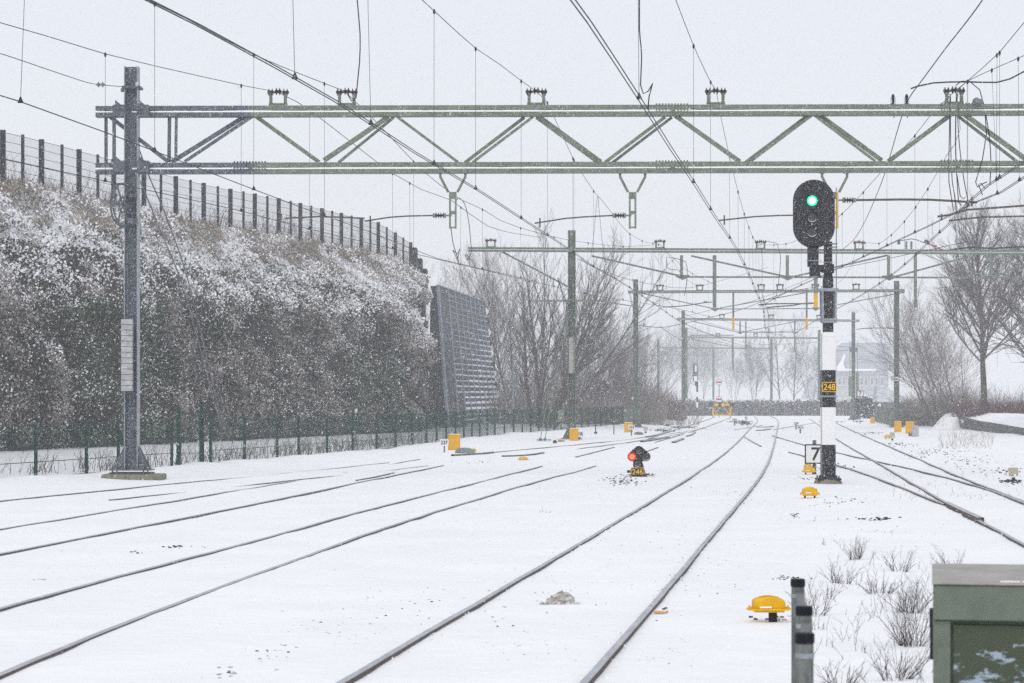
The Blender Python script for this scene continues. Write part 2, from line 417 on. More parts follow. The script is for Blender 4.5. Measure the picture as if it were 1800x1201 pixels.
# ------------------------------------------------------------------ portals
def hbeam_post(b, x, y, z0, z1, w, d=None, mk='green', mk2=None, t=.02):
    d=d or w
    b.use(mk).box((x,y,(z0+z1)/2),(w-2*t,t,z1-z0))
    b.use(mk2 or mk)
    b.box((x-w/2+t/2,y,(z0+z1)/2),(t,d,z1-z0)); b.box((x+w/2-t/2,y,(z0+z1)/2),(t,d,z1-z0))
def insulator_stack(b, c, axis, L, r, n=4, mk='insul'):
    """ribbed insulator along axis ('X' or 'Z') centred on c"""
    prof=[(r*.35,-L/2)]
    for i in range(n):
        h=-L/2+L*(i+.5)/n
        prof+=[(r*.4,h-L*.3/n),(r,h-L*.1/n),(r,h+L*.06/n),(r*.4,h+L*.25/n)]
    prof.append((r*.35,L/2))
    b.use(mk).lathe(c,prof,8,axis)
def ins_frame(parent, x, y, z, k=1., mk='green', wire_mk='wire'):
    """two ribbed legs with a bar of glazed insulators across, standing on the chord at z"""
    b=MB()
    for s in (-1,1):
        b.use(mk).box((x+s*.165*k,y,z+.13*k),(.06*k,.07,.26*k))
        for i in range(4): b.box((x+s*.165*k,y,z+(.06+.05*i)*k),(.075*k,.09,.018*k))
    b.box((x,y,z+.02),(.42*k,.1,.04))
    b.use('rusty').tube([(x-.22*k,y,z+.29*k),(x+.22*k,y,z+.29*k)],.022*k,6)
    f=b.build('insulator_frame',parent)
    b=MB()
    for s in (-1,0,1):
        insulator_stack(b,(x+s*.17*k,y,z+(.29+(.02 if s==0 else 0))*k),'X',.15*k,.085*k,2,'insul' if s else 'cable')
    b.build('insulator',f)
    return (x,y,z+.31*k)
def reg_arm(parent, root, tip, k=1., mk='rusty', name='registration_arm', r=.017, sag=.04):
    """tube from an insulator at root to the wire at tip"""
    root=Vector(root); tip=Vector(tip); d=(tip-root)
    sgn=1 if d.x>0 else -1
    b=MB().use(mk)
    a=root+Vector((sgn*.42*k,0,0)); mid=a.lerp(tip,.62)+Vector((0,0,sag*k))
    b.tube([a,a.lerp(mid,.6)+Vector((0,0,.01)),mid,tip],r*k,6)
    b.tube([tip+Vector((-sgn*.12*k,0,.12*k)),tip+Vector((-sgn*.12*k,0,-.10*k))],.018*k,5)
    arm=b.build(name,parent)
    b=MB(); insulator_stack(b, root+Vector((sgn*.27*k,0,0)),'X',.22*k,.07*k,4)
    b.use('insul_end').tube([root+Vector((sgn*.13*k,0,0)),root+Vector((sgn*.17*k,0,0))],.06*k,8)
    b.tube([root+Vector((sgn*.37*k,0,0)),root+Vector((sgn*.43*k,0,0))],.05*k,8)
    b.tube([root,root+Vector((sgn*.14*k,0,0))],.02*k,6)
    b.build('insulator',arm)

Y1=54.3
def Yp(px): return Y1*(1-.0058*(px-170)/1630)
def A(px,py,dy=0.): 
    p=P(px,py,Yp(px)); p.y+=dy; return p
p0=A(232,841); p0.z=0
portal1=thing('catenary_portal',p0,'nearest lattice catenary portal, steel grey at its left post and pale green across the picture','portal')
SX=F/Y1
# post
b=MB(); hbeam_post(b,p0.x,p0.y,.22,(HC+(HZ-118)/SX),.31,.34,'galv','galv_light')  # web toned darker than the flanges: recess shade put into the colour
b.use('galv')
post=b.build('post',portal1)
b=MB().use('galv')
for s in(-1,1):
    for yy in(-.12,.12):
        b.prism([(p0.x+s*.15,.24),(p0.x+s*.42,.24),(p0.x+s*.15,.78)],p0.y+yy-.008,p0.y+yy+.008)
b.box((p0.x,p0.y,.225),(.95,.6,.03)); b.box((p0.x,p0.y,.155),(.95,.6,.025))
for s in(-.40,-.3,.3,.40): b.tube([(p0.x+s,p0.y-.26,.08),(p0.x+s,p0.y-.26,.30)],.018,6)
b.build('base_plate',post)
b=MB().use('concrete').box((p0.x+.05,p0.y,.02),(1.35,.9,.22)); b.build('foundation',portal1,bevel=.03)
# collars and brackets where the chords meet the post
b=MB().use('galv')
for py in(155,):
    c=A(233,py); b.box(c,(.42,.42,.05)); b.box(c+Vector((-.2,-.1,-.06)),(.10,.05,.08))
b.build('collar',post)
for pz in((187,205),(285,303)):
    for s in(-1,1):
        b=MB().use('galv'); c=A(232+s*21,(pz[0]+pz[1])/2); b.box(c+Vector((0,-.02,0)),(.26,.40,(pz[1]-pz[0]+4)/SX*.9))
        b.prism([(c.x-.08,c.z+.12),(c.x+.06,c.z+.12),(c.x-.08,c.z+.24)],c.y-.2,c.y-.15)
        b.build('bracket',post)
b=MB().use('weight')
zt=A(0,562).z; zb=A(0,688).z; n=13
for i in range(n):
    z=lerp(zb,zt,(i+.5)/n); b.box((p0.x-.06+.004*nz(i*2.),p0.y-.30,z),(.235,.24,(zt-zb)/n-.012))
b.use('galv').tube([(p0.x-.06,p0.y-.30,zb-.1),(p0.x-.06,p0.y-.30,zt+1.5)],.012,5)
b.build('tension_weights',portal1)
c=A(221,363); R_=.48
b=MB().use('galv')
ang=math.radians(69)
def wp(a,r,off=0.): return c+Vector((math.cos(a)*r*math.cos(ang)+off, -.42+math.cos(a)*r*math.sin(ang), math.sin(a)*r))
for off in(-.03,.03): b.tube([wp(2*math.pi*i/28,R_,off) for i in range(29)],.022,5,False)
b.tube([wp(2*math.pi*i/20,R_*.35) for i in range(21)],.025,5,False)
for i in range(6): b.tube([wp(math.pi*i/3,.02),wp(math.pi*i/3,R_)],.02,5)
b.tube([c+Vector((0,-.42,0)),c+Vector((.22,0,0))],.03,6)
b.use('galv'); c2=A(236,390); b.box(c2,(.2,.5,.14)); c2=A(236,345); b.box(c2,(.18,.4,.08))
b.build('tension_wheel',portal1)
b=MB().use('galv')                                  # thin vertical pipe and struts on the post
b.tube([A(231,560,-.2),A(231,790,-.2)],.016,5); b.tube([A(242,300,-.1),A(243,820,-.1)],.014,5)
b.build('conduit',post)
# chords, in a grey length and a green length
def chord(px0,px1,pt,mk,name):
    def zz(px,off): return A(px,pt-.0022*(px-170)+off)
    b=MB().use(mk)
    for (o0,o1) in((0,8.2),(11.6,19.)):
        for yy,d in((0,.03),(.24,.03)):
            p=zz(px0,(o0+o1)/2); q=zz(px1,(o0+o1)/2); p.y+=yy; q.y+=yy
            b.bar(p,q,d,(o1-o0)/SX)
        off=o0+.4 if o0==0 else o1-.4
        p=zz(px0,off); q=zz(px1,off); p.y+=.12; q.y+=.12; b.bar(p,q,.24,.012)
    p=zz(px0,10); q=zz(px1,10); p.y+=.14; q.y+=.14; b.bar(p,q,.012,.06)
    ch=b.build(name,portal1)
    b=MB().use('snow_clean'); n=int((px1-px0)/12)
    for i in range(n):
        a0=lerp(px0,px1,i/n); a1=lerp(px0,px1,(i+1)/n)
        hh=2.9+1.0*nz(a0*.013,pt*.1)+.4*nz(a0*.06,1.)
        p=zz(a0,11.7-hh/2); q=zz(a1,11.7-hh/2); p.y+=.02; q.y+=.02
        b.bar(p,q,.06,hh/SX)
    b.build('snow_ledge',ch)
    return ch
for pt in(186.5,286.5):
    nm='top_chord' if pt<200 else 'bottom_chord'
    chord(168,441,pt,'galv',nm); chord(441,2090,pt,'green',nm)
    b=MB()
    for cx in(440,1182,1683):
        if pt<200 and cx<1000: continue
        b.use('galv' if cx<500 else 'green')
        for i in range(11):
            for o in(-1,8.5,12,19.5):
                if (i in(4,5,6)) and o in(8.5,): continue
                q=A(cx-28+i*5.4,pt+o-.0022*(cx-170)); b.tube([q+Vector((0,-.03,0)),q+Vector((0,.03,0))],.020,6)
        q=A(cx,pt+10-.0022*(cx-170)); b.box(q+Vector((0,.0,0)),(.10,.05,.05))
    if b.v: b.build('splice_bolts',portal1)
web=[('galv',190,203,295,284,7),('galv',184,203,184,292,5),('galv',199.5,203,199.5,295,5.5),('galv',296,203,295,284,5.5),('galv',309,203,308,284,4.5),
 ('galv',300,284,430,203,8),('galv',324,284,445,203,6),
 ('green',448,203,560,284,7),('green',569,282,683,205,9),('green',594,285,692,205,5),('green',698,205,805,285,5),
 ('green',817,285,922,205,6),('green',831,285,937,205,5),('green',944,203,1056,285,11),('green',1064,285,1170,205,6),('green',1077,285,1182,205,5),
 ('green',1187,203,1301,284,8),('green',1312,284,1422,201,5.5),('green',1319,284,1428,202,5),('green',1442,201,1552,281,8),('green',1433,203,1539,283,5),
 ('green',1563,283,1673,201,8),('green',1695,200,1806,281,9),('green',1685,202,1790,283,5.5),('green',1818,283,1925,200,8),('green',1935,200,2045,281,8)]
for i,(mk,x0,y0,x1,y1,w) in enumerate(web):
    b=MB().use(mk); dy=.05+.10*(i%2)
    p=A(x0,y0,dy); q=A(x1,y1,dy)
    d=(q-p).normalized(); n_=Vector((-d.z,0,d.x)); ww=w/SX
    b.bar(p,q,.012,ww); b.bar(p+n_*(ww/2-.006)+Vector((0,.04,0)),q+n_*(ww/2-.006)+Vector((0,.04,0)),.075,.012)
    b.build('brace',portal1)
for cx in(488,609,943,1259,1679):
    c=A(cx,184.5-.0022*(cx-170)); ins_frame(portal1,c.x,c.y+.12,c.z)
for cx in(1571,1595):
    c=A(cx,176.5); b=MB(); insulator_stack(b,c+Vector((0,.1,0)),'Z',.17,.065,4,'cable'); b.use('cable').lathe(c+Vector((0,.1,.1)),[(.02,-.04),(.04,0),(.02,.05)],8)
    b.use('green').tube([A(cx,200,-.03),A(cx,208,-.03)],.014,5)
    b.build('insulator',portal1)
c=A(1714,180); b=MB().use('insul_end'); b.lathe(c+Vector((0,-.15,0)),[(.05,-.1),(.09,-.03),(.09,.03),(.05,.1)],10,'Y'); b.box(c+Vector((.1,-.1,0)),(.1,.08,.12)); b.build('pulley',portal1)
for hx in(796,1112,1467):
    b=MB().use('green')
    for s in(-1,1):
        b.tube([A(hx+s*22,300),A(hx+s*22,311),A(hx+s*8,338)],.03,6); b.box(A(hx+s*21,301),(.12,.16,.10))
    b.use('green')
    b.box(A(hx,344),(.125,.05,.16))
    for s in(-1,1): b.use('orange' if hx==1467 else 'green').box(A(hx+s*5,370),(.042,.05,64/SX))
    b.box(A(hx,374),(.12,.04,.08)); b.box(A(hx,400),(.12,.05,.035))
    b.build('hanger',portal1)
reg_arm(portal1,A(794,379),A(640,387,.3)); reg_arm(portal1,A(1110,379),A(940,391,.3)); reg_arm(portal1,A(1463,378),A(1266,386,.3))
reg_arm(portal1,A(1471,352),A(1722,354,.3),r=.026)
b=MB().use('rusty'); b.tube([A(500,384),A(560,381),A(600,382),A(641,384)],.018,6); b.tube([A(494,376),A(494,392)],.018,5); b.build('registration_tube',portal1)
b=MB().use('rusty'); b.tube([A(1648,381),A(1668,378),A(1700,369),A(1810,361),A(1990,350)],.024,6); b.tube([A(1655,376),A(1655,388)],.02,5)
b.tube([A(1668,388),A(1725,382),A(1810,380),A(1990,378)],.02,6); b.build('registration_tube',portal1)
b=MB(); hbeam_post(b,A(2050,841).x,A(2050,841).y,-.1,A(0,118).z,.31,.34,'green'); b.build('post',portal1)

def portal(label, Y, posts, beam, struts=(), ins=(), drops=(), gus=(), w_post=.32, mk='green_far', extra=None):
    s=F/Y
    q=P(posts[0][0],700,Y); t=thing('catenary_portal',(q.x,Y,0),label,'portal')
    for (px,pt) in posts:
        a=P(px,pt,Y); b=MB(); hbeam_post(b,a.x,Y,-.1,a.z,w_post,w_post,mk); 
        po=b.build('post',t)
        b=MB().use(mk)
        for sg in(-1,1):
            b.prism([(a.x+sg*w_post/2,.05),(a.x+sg*(w_post/2+.25),.05),(a.x+sg*w_post/2,.55)],Y-.02,Y+.02)
        b.box((a.x,Y,.04),(w_post+.6,.6,.05)); b.build('base_plate',po)
    x0,y0,x1,y1,h=beam
    b=MB().use(mk); p=P(x0,y0,Y-.2); q=P(x1,y1,Y-.2); p.y=q.y=Y-.19
    hh=h/s; 
    b.bar(p+Vector((0,0,hh*.28)),q+Vector((0,0,hh*.28)),.22,hh*.42); b.bar(p-Vector((0,0,hh*.28)),q-Vector((0,0,hh*.28)),.22,hh*.42)
    b.bar(p+Vector((0,.05,0)),q+Vector((0,.05,0)),.05,hh*.3)
    be=b.build('beam',t)
    b=MB().use('snow_clean'); b.bar(p+Vector((0,-.085,-.01)),q+Vector((0,-.085,-.01)),.04,hh*.14); b.build('snow_ledge',be)
    for (xa,ya,xb,yb,w) in struts:
        b=MB().use(mk); p=P(xa,ya,Y-.15); q=P(xb,yb,Y-.15); b.bar(p,q,.06,w/s); b.build('brace',t)
    for gx,gy,gw in gus:
        c=P(gx,gy,Y-.18); r=gw/s/2; b=MB().use(mk)
        b.prism([(c.x-r,c.z+.09),(c.x+r,c.z+.09),(c.x+r,c.z),(c.x,c.z-.14),(c.x-r,c.z)],c.y-.01,c.y+.01); b.build('gusset',t)
    for cx in ins:
        c=P(cx,lerp(y0,y1,(cx-x0)/(x1-x0))-h/2,Y-.19); ins_frame(t,c.x,c.y,c.z,1.05,mk)
    for (dx,ya,yb,w,oy) in drops:
        b=MB(); p=P(dx,ya,Y-.28); q=P(dx,yb,Y-.28); ww=w/s
        m=P(dx,oy,Y-.28) if oy else q
        b.use(mk).bar(p,m,ww,ww)
        if oy: b.use('orange').bar(m,q,ww*1.1,ww*1.1)
        b.build('hanger',t)
    return t
Y2=107.
t2=portal('second catenary portal, thick post right of the noise barrier, beam running out of frame',Y2,
 [(1005,405)],(823,438.5,2000,445,8),
 [(883,443,1000,505,3),(1040,450,1195,485,3),(1200,487,1830,488.5,3),(1215,450,1384,487,3),(1388,488,1560,449,3),(1568,488,1700,452,3),(1745,487,1830,455,3),(940,529,1056,529,3)],
 (863,1160,1337,1510),
 [(1256,449,541,6,0),(1434,449,541,6,516),(1609,449,541,5,0),(1198,449,484,5,0),(1384,449,486,5,0),(1562,449,486,5,0),(1742,449,486,5,0)],
 [(1200,487,24),(1385,488,24),(1563,488,26),(1743,488,26)],w_post=.34)
# the galvanised band, cabinet, switch gear and cables on the second portal
c=P(1005,0,Y2); b=MB().use('cablid'); b.box((c.x,Y2-.22,P(0,625,Y2).z),(.27,.08,1.6)); b.build('name_panel',t2)
b=MB().use('green'); b.box(P(986,731,Y2-.4),(.26,.18,.55)); b.build('switch_box',t2)
b=MB().use('cable'); 
for o in(-3,0,4): b.tube([P(1005+o,y,Y2-.22-.02*o) for y in(470,560,640,740)],.012,5)
b.tube([P(980,488,Y2-.3),P(990,520,Y2-.3),P(1003,545,Y2-.3)],.02,5); b.build('cable',t2)
b=MB().use('wire'); b.tube([P(x,y,Y2-.5) for x,y in((1038,455),(1043,420),(1050,345))],.012,4,False); b.tube([P(x,y,Y2-.5) for x,y in((1063,462),(1058,420),(1051,345))],.012,4,False); b.build('jumper_cable',t2)
b=MB()
for x in(1593,1602): insulator_stack(b,P(x,431,Y2-.2),'Z',.35,.08,5,'insul_end')
b.use('wire').tube([P(x,y,Y2-.2) for x,y in((1583,423),(1592,422),(1602,420),(1612,422),(1622,426),(1628,428))],.018,5)
b.use('galv').box(P(1628,424,Y2-.2),(.16,.1,.12)); b.box(P(1580,426,Y2-.2),(.12,.1,.2)); b.tube([P(1645,431,Y2-.2),P(1645,442,Y2-.2)],.05,6)
b.use('red').tube([P(1630,427,Y2-.25),P(1645,435,Y2-.25),P(1676,446,Y2-.25)],.028,6)
b.use('cable').tube([P(x,y,Y2-.25) for x,y in((1650,440),(1662,441),(1685,437),(1710,435),(1745,437),(1790,434),(1850,436),(2000,436))],.035,6)
b.build('section_switch',t2)
Y3=150.6
portal('third catenary portal between a slim left post and the right post carrying plate 26',Y3,
 [(1117.5,491),(1576,494)],(1104,513.5,1590,511,5),
 [(1125,515,1256,543,1.6),(1257,543.5,1434,542.5,1.6),(1258,543,1415,515,1.6),(1434,543,1590,514,1.6)],
 (1160,1230,1338,1371,1433,1505),
 [(1289,515,581,3,558),(1418,508,580,3,558)],[(1257,544,14),(1434,543,12)],w_post=.30)
c=P(1576,0,Y3); 
Y4=204.
portal('fourth catenary portal ending at the two-armed right post beside the far number seven board',Y4,
 [(1201,546),(1500,549)],(1190,561,1511,564,4),[(1215,564,1300,585,1.4),(1300,584,1397,584,1.4),(1300,585,1400,565,1.2)],
 (1269,1355,1440),[(1301,565,584,2.4,0),(1311,565,617,2.2,0),(1397,565,618,2.2,0)],[(1301,585,9),(1397,585,9)],w_post=.28)
Y5=255.
portal('fifth portal with its beam bent down at the left end over the buffer stop',Y5,
 [(1206,576),(1440,580)],(1206,593,1440,594.5,3),[(1209,600,1214,590,1.6),(1214,589.5,1290,589.5,1.6),(1215,596,1288,610,1.2)],
 (1262,1328),[(1287,594,640,2,0),(1289,594,650,1.6,0)],w_post=.28)
Y6=307.
portal('faint sixth portal with one post beside the pair of slim trees',Y6,
 [(1157,597),(1356,596)],(1150,611,1360,613,2.4),[(1166,613,1215,623,1),(1225,613,1226,640,1)],(1315,),[(1288,613,650,1.6,0)],w_post=.30)
Y7=372.
portal('faintest and farthest portal above the buffer stop',Y7,[(1134,612),(1254,615)],(1134,623,1256,625,2.4),[],(1165,1172,1220),[],w_post=.32)

# plate 26 and its bracket on the third portal's right post
q=P(1574,666,Y3-.3); t=thing('post_plate',q,'small white plate reading 26 on the right post of the third portal','sign')
b=MB().use('glyph').prism(rnd_rect(q.x,q.z,.50,.30,.02),q.y,q.y+.01); b.use('plate').prism(rnd_rect(q.x,q.z,.46,.26,.02),q.y-.006,q.y-.001); b.build('plate',t); text('26',(q.x,q.y-.008,q.z),.26,.16,'glyph',t)
# weights hanging on the fourth portal's post
q=P(1500,640,Y4-.3); t=thing('tension_weights',P(1492,678,Y4-.3),'pair of pale green tension weight tubes on the post above the far number seven board','weights')
b=MB().use('green'); 
for x,y0,y1 in((1494,662,697),(1507,654,700)): b.tube([P(x,y0,Y4-.35),P(x,y1,Y4-.35)],.12,8)
b.use('wire').tube([P(1494,600,Y4-.35),P(1494,662,Y4-.35)],.02,4); b.tube([P(1507,600,Y4-.35),P(1507,654,Y4-.35)],.02,4)
b.use('galv').box(P(1500,615,Y4-.35),(.6,.3,.35)); b.build('weight_tube',t)
# ------------------------------------------------------------------ wires
CZ=5.87
def line(name,label,contact,mess,drops,double=.0,r=.0075,far_drops=None,ext=True,group='overhead lines'):
    """contact: pixels (height 5.87 m); mess: pixels, depth taken from the contact wire below/above them"""
    cw=[PZ(x,y,CZ) for x,y in contact]
    xs_=[c[0] for c in contact]; Ys=[p.y for p in cw]
    def Yat(px):
        for (a,ya),(b_,yb) in zip(zip(xs_,Ys),list(zip(xs_,Ys))[1:]):
            lo,hi=min(a,b_),max(a,b_)
            if lo<=px<=hi:
                k=(px-a)/(b_-a); return 1/lerp(1/ya,1/yb,k)
        if abs(px-xs_[0])<abs(px-xs_[-1]):
            a,b_,ya,yb=xs_[0],xs_[1],Ys[0],Ys[1]
        else: a,b_,ya,yb=xs_[-2],xs_[-1],Ys[-2],Ys[-1]
        k=(px-a)/(b_-a); return 1/max(1e-3,lerp(1/ya,1/yb,k))
    mw=[P(x,y,(z[0] if z else Yat(x))) for x,y,*z in mess]
    if ext:
        cw=[cw[0]+(cw[0]-cw[1]).normalized()*16]+cw
        if mw: d=(mw[0]-mw[1]); mw=[mw[0]+d.normalized()*10]+mw
    t=thing(name,(cw[1].x,cw[1].y,0),label,'overhead wire',group)
    cs=cat_rom(cw,2.5)
    b=MB().use('wire')
    for o in((-double/2,double/2) if double else (0,)): b.tube([p+Vector((o,0,0)) for p in cs],r,4,False)
    b.build('contact_wire',t)
    if mw:
        ms=cat_rom(mw,2.); b=MB().use('wire'); b.tube(ms,r*.95,4,False); b.build('messenger_wire',t)
        def at(c,Y):
            for p,q in zip(c,c[1:]):
                if (p.y-Y)*(q.y-Y)<=0 and abs(q.y-p.y)>1e-6: return p.lerp(q,(Y-p.y)/(q.y-p.y))
            return None
        Yl=[Yat(x) for x in drops]+(far_drops or [])
        for Y in Yl:
            a=at(ms,Y); c=at(cs,Y)
            if a is None or c is None or a.z-c.z<.12: continue
            b=MB().use('wire'); b.tube([a,c],.0042,3,False)
            b.lathe(a,[(.012,-.06),(.028,-.01),(.01,.03)],5); b.lathe(c,[(.045,-.015),(.03,.02),(.008,.07)],5)
            b.build('dropper',t)
    return t
line('overhead_line','single contact wire entering at the left edge mid-height, under the first messenger wire',
 [(0,168),(33,178),(183,232),(267,264),(443,332),(533,366),(640,404),(725,438),(770,455),(830,469),(892,483),(975,504),(1040,519),(1130,533),(1200,545),(1300,572),(1380,592)],
 [(260,0),(330,34),(448,97),(571,147),(605,160),(650,203),(727,284),(745,302),(808,350),(848,368),(880,388),(940,408),(1000,422),(1090,433),(1150,431),(1160,430),(1200,470),(1262,503)],
 [36,272,446,570,727,848],r=.009,far_drops=[80,86,92,98,104,112,118,124,131,138])
line('overhead_line','lowest contact wire crossing in front of the fence on the embankment',
 [(0,278),(183,318),(424,371),(520,397),(603,417),(663,431),(720,444),(770,456),(807,465),(860,477),(950,500)],
 [(0,40),(80,63),(185,95),(424,150),(488,162),(525,181),(558,204),(620,252),(683,301),(740,333),(793,352),(858,398),(950,418)],
 [185,424,544,690],r=.009,far_drops=[66,72])
line('overhead_line','double contact wire running diagonally under the third insulator frame from the left',
 [(260,0),(348,44),(590,178),(729,268),(838,333),(918,385),(1003,440),(1040,467),(1078,488),(1104,504),(1160,541),(1190,562),(1240,585),(1290,603),(1350,618)],
 [(742,0),(836,85),(878,113),(916,142),(943,161),(962,180),(985,230),(1007,278),(1045,338),(1061,356),(1100,405),(1122,420),(1140,427),(1160,430),(1185,462),(1205,490),(1230,504)],
 [836,916,962,1007],double=.055,far_drops=[26,30,35,41,66,73,80,87,94,101,112,118,124,130,138,145])
# messenger of the double line left part is out of frame above: its droppers come down from there
line('overhead_line','double contact wire falling steeply past the fourth insulator frame towards the tall signal',
 [(1007,0),(1035,38),(1123,172),(1180,262),(1222,325),(1255,378),(1290,430),(1313,475),(1330,515),(1341,541),(1345,575),(1350,592),(1352,610),(1350,625),(1330,640)],
 [(1188,0),(1219,80),(1249,144),(1259,160),(1268,210),(1280,265),(1298,340),(1309,378),(1326,422),(1337,431),(1341,466),(1339,504),(1347,540),(1354,562),(1350,596)],
 [1219,1249],double=.05,far_drops=[24.8,28,32,60,66,72,78,84,90,96,103,112,118,125,132,139,146,156,164,172,180,190,199])
line('overhead_line','steeper pair of wires coming in at the right edge, following the right-hand siding',
 [(1800,285),(1735,327),(1700,358),(1665,397),(1639,420),(1600,457),(1572,480),(1535,506),(1495,530),(1440,560),(1400,585)],
 [(1800,40),(1757,92),(1700,143),(1681,160),(1688,227),(1665,272),(1632,330),(1605,370),(1580,400),(1562,417),(1545,428),(1510,431),(1495,470),(1470,500),(1433,504)],
 [1757,1700],double=.05,far_drops=[44,58,62,67,72,78,84,91,98,112,119,126,133,141])
line('overhead_line','flatter pair of wires from the right edge crossing over towards the main track',
 [(1800,312),(1760,338),(1709,358),(1674,377),(1623,402),(1584,420),(1557,433),(1504,458),(1440,487),(1380,515),(1335,540)],
 [(1800,98),(1700,143),(1679,160),(1638,200),(1606,241),(1560,290),(1513,343),(1470,385),(1425,412),(1385,428),(1337,431)],
 [1792],double=.05,far_drops=[47,50,58,63,68,73,79,85,91,97])
def free(name,label,pts,r=.009,mk='wire',cat='cable',group=None,bulb=()):
    w=[P(*p) for p in pts]; t=thing(name,(w[0].x,w[0].y,0),label,cat,group)
    b=MB().use(mk).tube(cat_rom(w,.3 if len(pts)<12 else .5),r,5,False); b.build('wire',t)
    for q in bulb:
        b=MB(); insulator_stack(b,P(*q),'X',.18,.06,2,'insul_end'); b.build('insulator',t)
    return t
free('tension_wire','anchor wire tied off with a small insulator at the top of the nearest left post',[(-200,32,38.),(0,94,42.),(80,121,45),(153,145,49.5),(175,149,51),(222,153,Y1)],.008,bulb=[(177,149,51)])
free('feeder_cable','dark feeder cable rising steeply to the top edge at the right',[(1830,-160,36),(1727,0,41),(1660,88,47),(1612,153,52.5),(1604,163,53.5),(1596,176,Y1),(1585,205,56),(1562,283,64),(1548,325,70),(1520,390,84),(1500,422,95),(1478,441,106)],.012,cat='cable')
free('feeder_cable','long black cable swinging from the double insulators across to the right edge above the beam',[(1601,156,53.5),(1612,152,53.5),(1640,146,53.6),(1700,144,53.8),(1752,145,53.8),(1775,139,53.7),(1800,126,53.6),(1860,100,53)],.018,'cable')
free('jumper_cable','hanging cable left of centre reaching from the top edge to the second insulator frame',[(626,-70,52),(628,0,53),(633,60,53.5),(632,110,54),(628,150,54),(626,172,54.1),(618,178,54.1),(611,166,54.1)],.014,'cable')
free('jumper_cable','hanging cable with a hooked end in front of the beam, right of centre',[(1124,-60,30),(1124,0,31.5),(1124,50,32),(1128,100,33),(1126,150,33.5),(1131,165,33.5),(1140,160,33.5),(1147,147,33.5),(1141,170,33.6),(1139,192,33.7)],.009,'cable')
free('jumper_cable','looped cable tail under the first hanger, touching the lower wire',[(793,402,Y1),(797,430,58),(804,452,60),(806,461,62),(800,448,64),(796,440,66),(804,446,68),(808,438,70),(805,455,71),(807,466,72)],.011,'cable')
free('jumper_cable','looped cable falling from the messenger beside the first hanger',[(802,352,Y1),(808,349,60),(818,362,64),(824,390,66),(827,420,68),(828,445,70),(822,457,71),(818,448,71),(824,452,72),(825,468,73)],.011,'cable')
free('jumper_cable','cable drooping from the insulators at the right upright down in front of the diagonal brace',[(1680,150,53.8),(1690,143,53.9),(1704,143,53.9),(1722,158,54),(1731,190,54),(1734,235,54),(1727,280,54),(1715,320,53.8),(1718,329,53.8),(1730,322,53.6),(1735,320,53.5)],.012,'cable')
free('jumper_cable','second cable drooping just right of its twin below the right insulators',[(1731,190,54),(1739,240,54),(1742,290,54),(1740,325,54),(1732,332,54),(1724,322,54),(1720,325,54),(1727,343,54)],.012,'cable')
for i,(lab,a) in enumerate([('leftmost of the five cables hanging close together below the right insulators',[(1670,165,54),(1669,230,54),(1668,320,54),(1674,358,54),(1676,372,54)]),
  ('second from left of the cables bunched below the right insulators',[(1671,170,54.2),(1671,250,54.2),(1674,320,54.2),(1679,350,54.2),(1681,372,54.2)]),
  ('middle cable of the bunch below the right insulators',[(1681,165,54.1),(1680,260,54.1),(1683,330,54.1),(1685,355,54.1),(1690,362,54.1)]),
  ('fourth cable of the bunch below the right insulators',[(1682,170,54.3),(1686,250,54.3),(1695,320,54.3),(1703,360,54.3),(1696,372,54.3)]),
  ('rightmost curving cable end of the bunch, hooked at the wires',[(1684,160,54.4),(1680,200,54.4),(1681,300,54.4),(1688,345,54.4),(1694,350,54.4),(1697,346,54.4)])]):
    free('jumper_cable',lab,a,.011,'cable')
free('jumper_cable','arched jumper over the second portal left of the tall signal',[(1330,433,Y2-1),(1348,424,Y2-1),(1366,428,Y2-1),(1372,450,Y2-1),(1368,500,Y2-1),(1362,530,Y2-1)],.014,'cable')
free('jumper_cable','narrow hoop of cable just left of the first gusset of the second portal',[(1192,475,Y2-1),(1172,470,Y2),(1172,452,Y2),(1190,455,Y2),(1205,460,Y2),(1208,485,Y2),(1203,520,Y2)],.014,'cable')
free('tension_wire','wire slanting from the post of the second portal to the third portal',[(1015,455,Y2),(1070,480,120),(1120,495,133),(1160,502,147),(1190,506,160),(1230,503,180),(1350,470,230)],.014,group='cross wires')
free('tension_wire','wire climbing rightwards across the small portals behind the signal',[(1190,560,204),(1250,545,190),(1320,530,170),(1400,500,150),(1452,478,130),(1560,455,112),(1700,425,100)],.014,group='cross wires')
free('tension_wire','registration wire with a dark insulator between the second and third portal posts',[(1122,572,Y3),(1135,574,Y3),(1160,576,Y3),(1200,569,170),(1240,560,190)],.02,group='cross wires',bulb=[(1132,571,Y3)])
free('tension_wire','wire sagging from the third portal post towards the far signal',[(1160,574,Y3),(1180,588,180),(1210,606,215),(1245,624,260)],.02,group='cross wires')
free('tension_wire','arm wire between the fourth portal post and the post with plate 26',[(1506,579,Y3+4),(1530,577,Y3+2),(1563,577,Y3),(1572,578,Y3)],.025,group='cross wires',bulb=[(1563,577,Y3)])
def farwire(lab,pts): free('tension_wire',lab,pts,.016,group='cross wires')
farwire('thin wire from the gusset of the third portal down to the fifth portal',[(1150,503,Y3),(1210,555,190),(1330,585,230),(1440,575,260)])
farwire('wire just below the third portal beam rising to the right',[(1240,560,Y3),(1300,545,150),(1380,515,150),(1432,505,150)])
farwire('low far wire left of the mast near plate 248',[(1200,575,215),(1260,590,235),(1330,605,255),(1442,602,280)])
farwire('low far wire rising towards the slim trees',[(1260,600,300),(1300,610,300),(1356,625,307),(1400,610,280),(1442,598,260)])
farwire('short far wire right of the mast above the house roof',[(1470,608,204),(1485,610,204),(1496,611,204)])
farwire('short arm wire right of the mast',[(1470,616,204),(1483,616,204),(1496,615,204)])
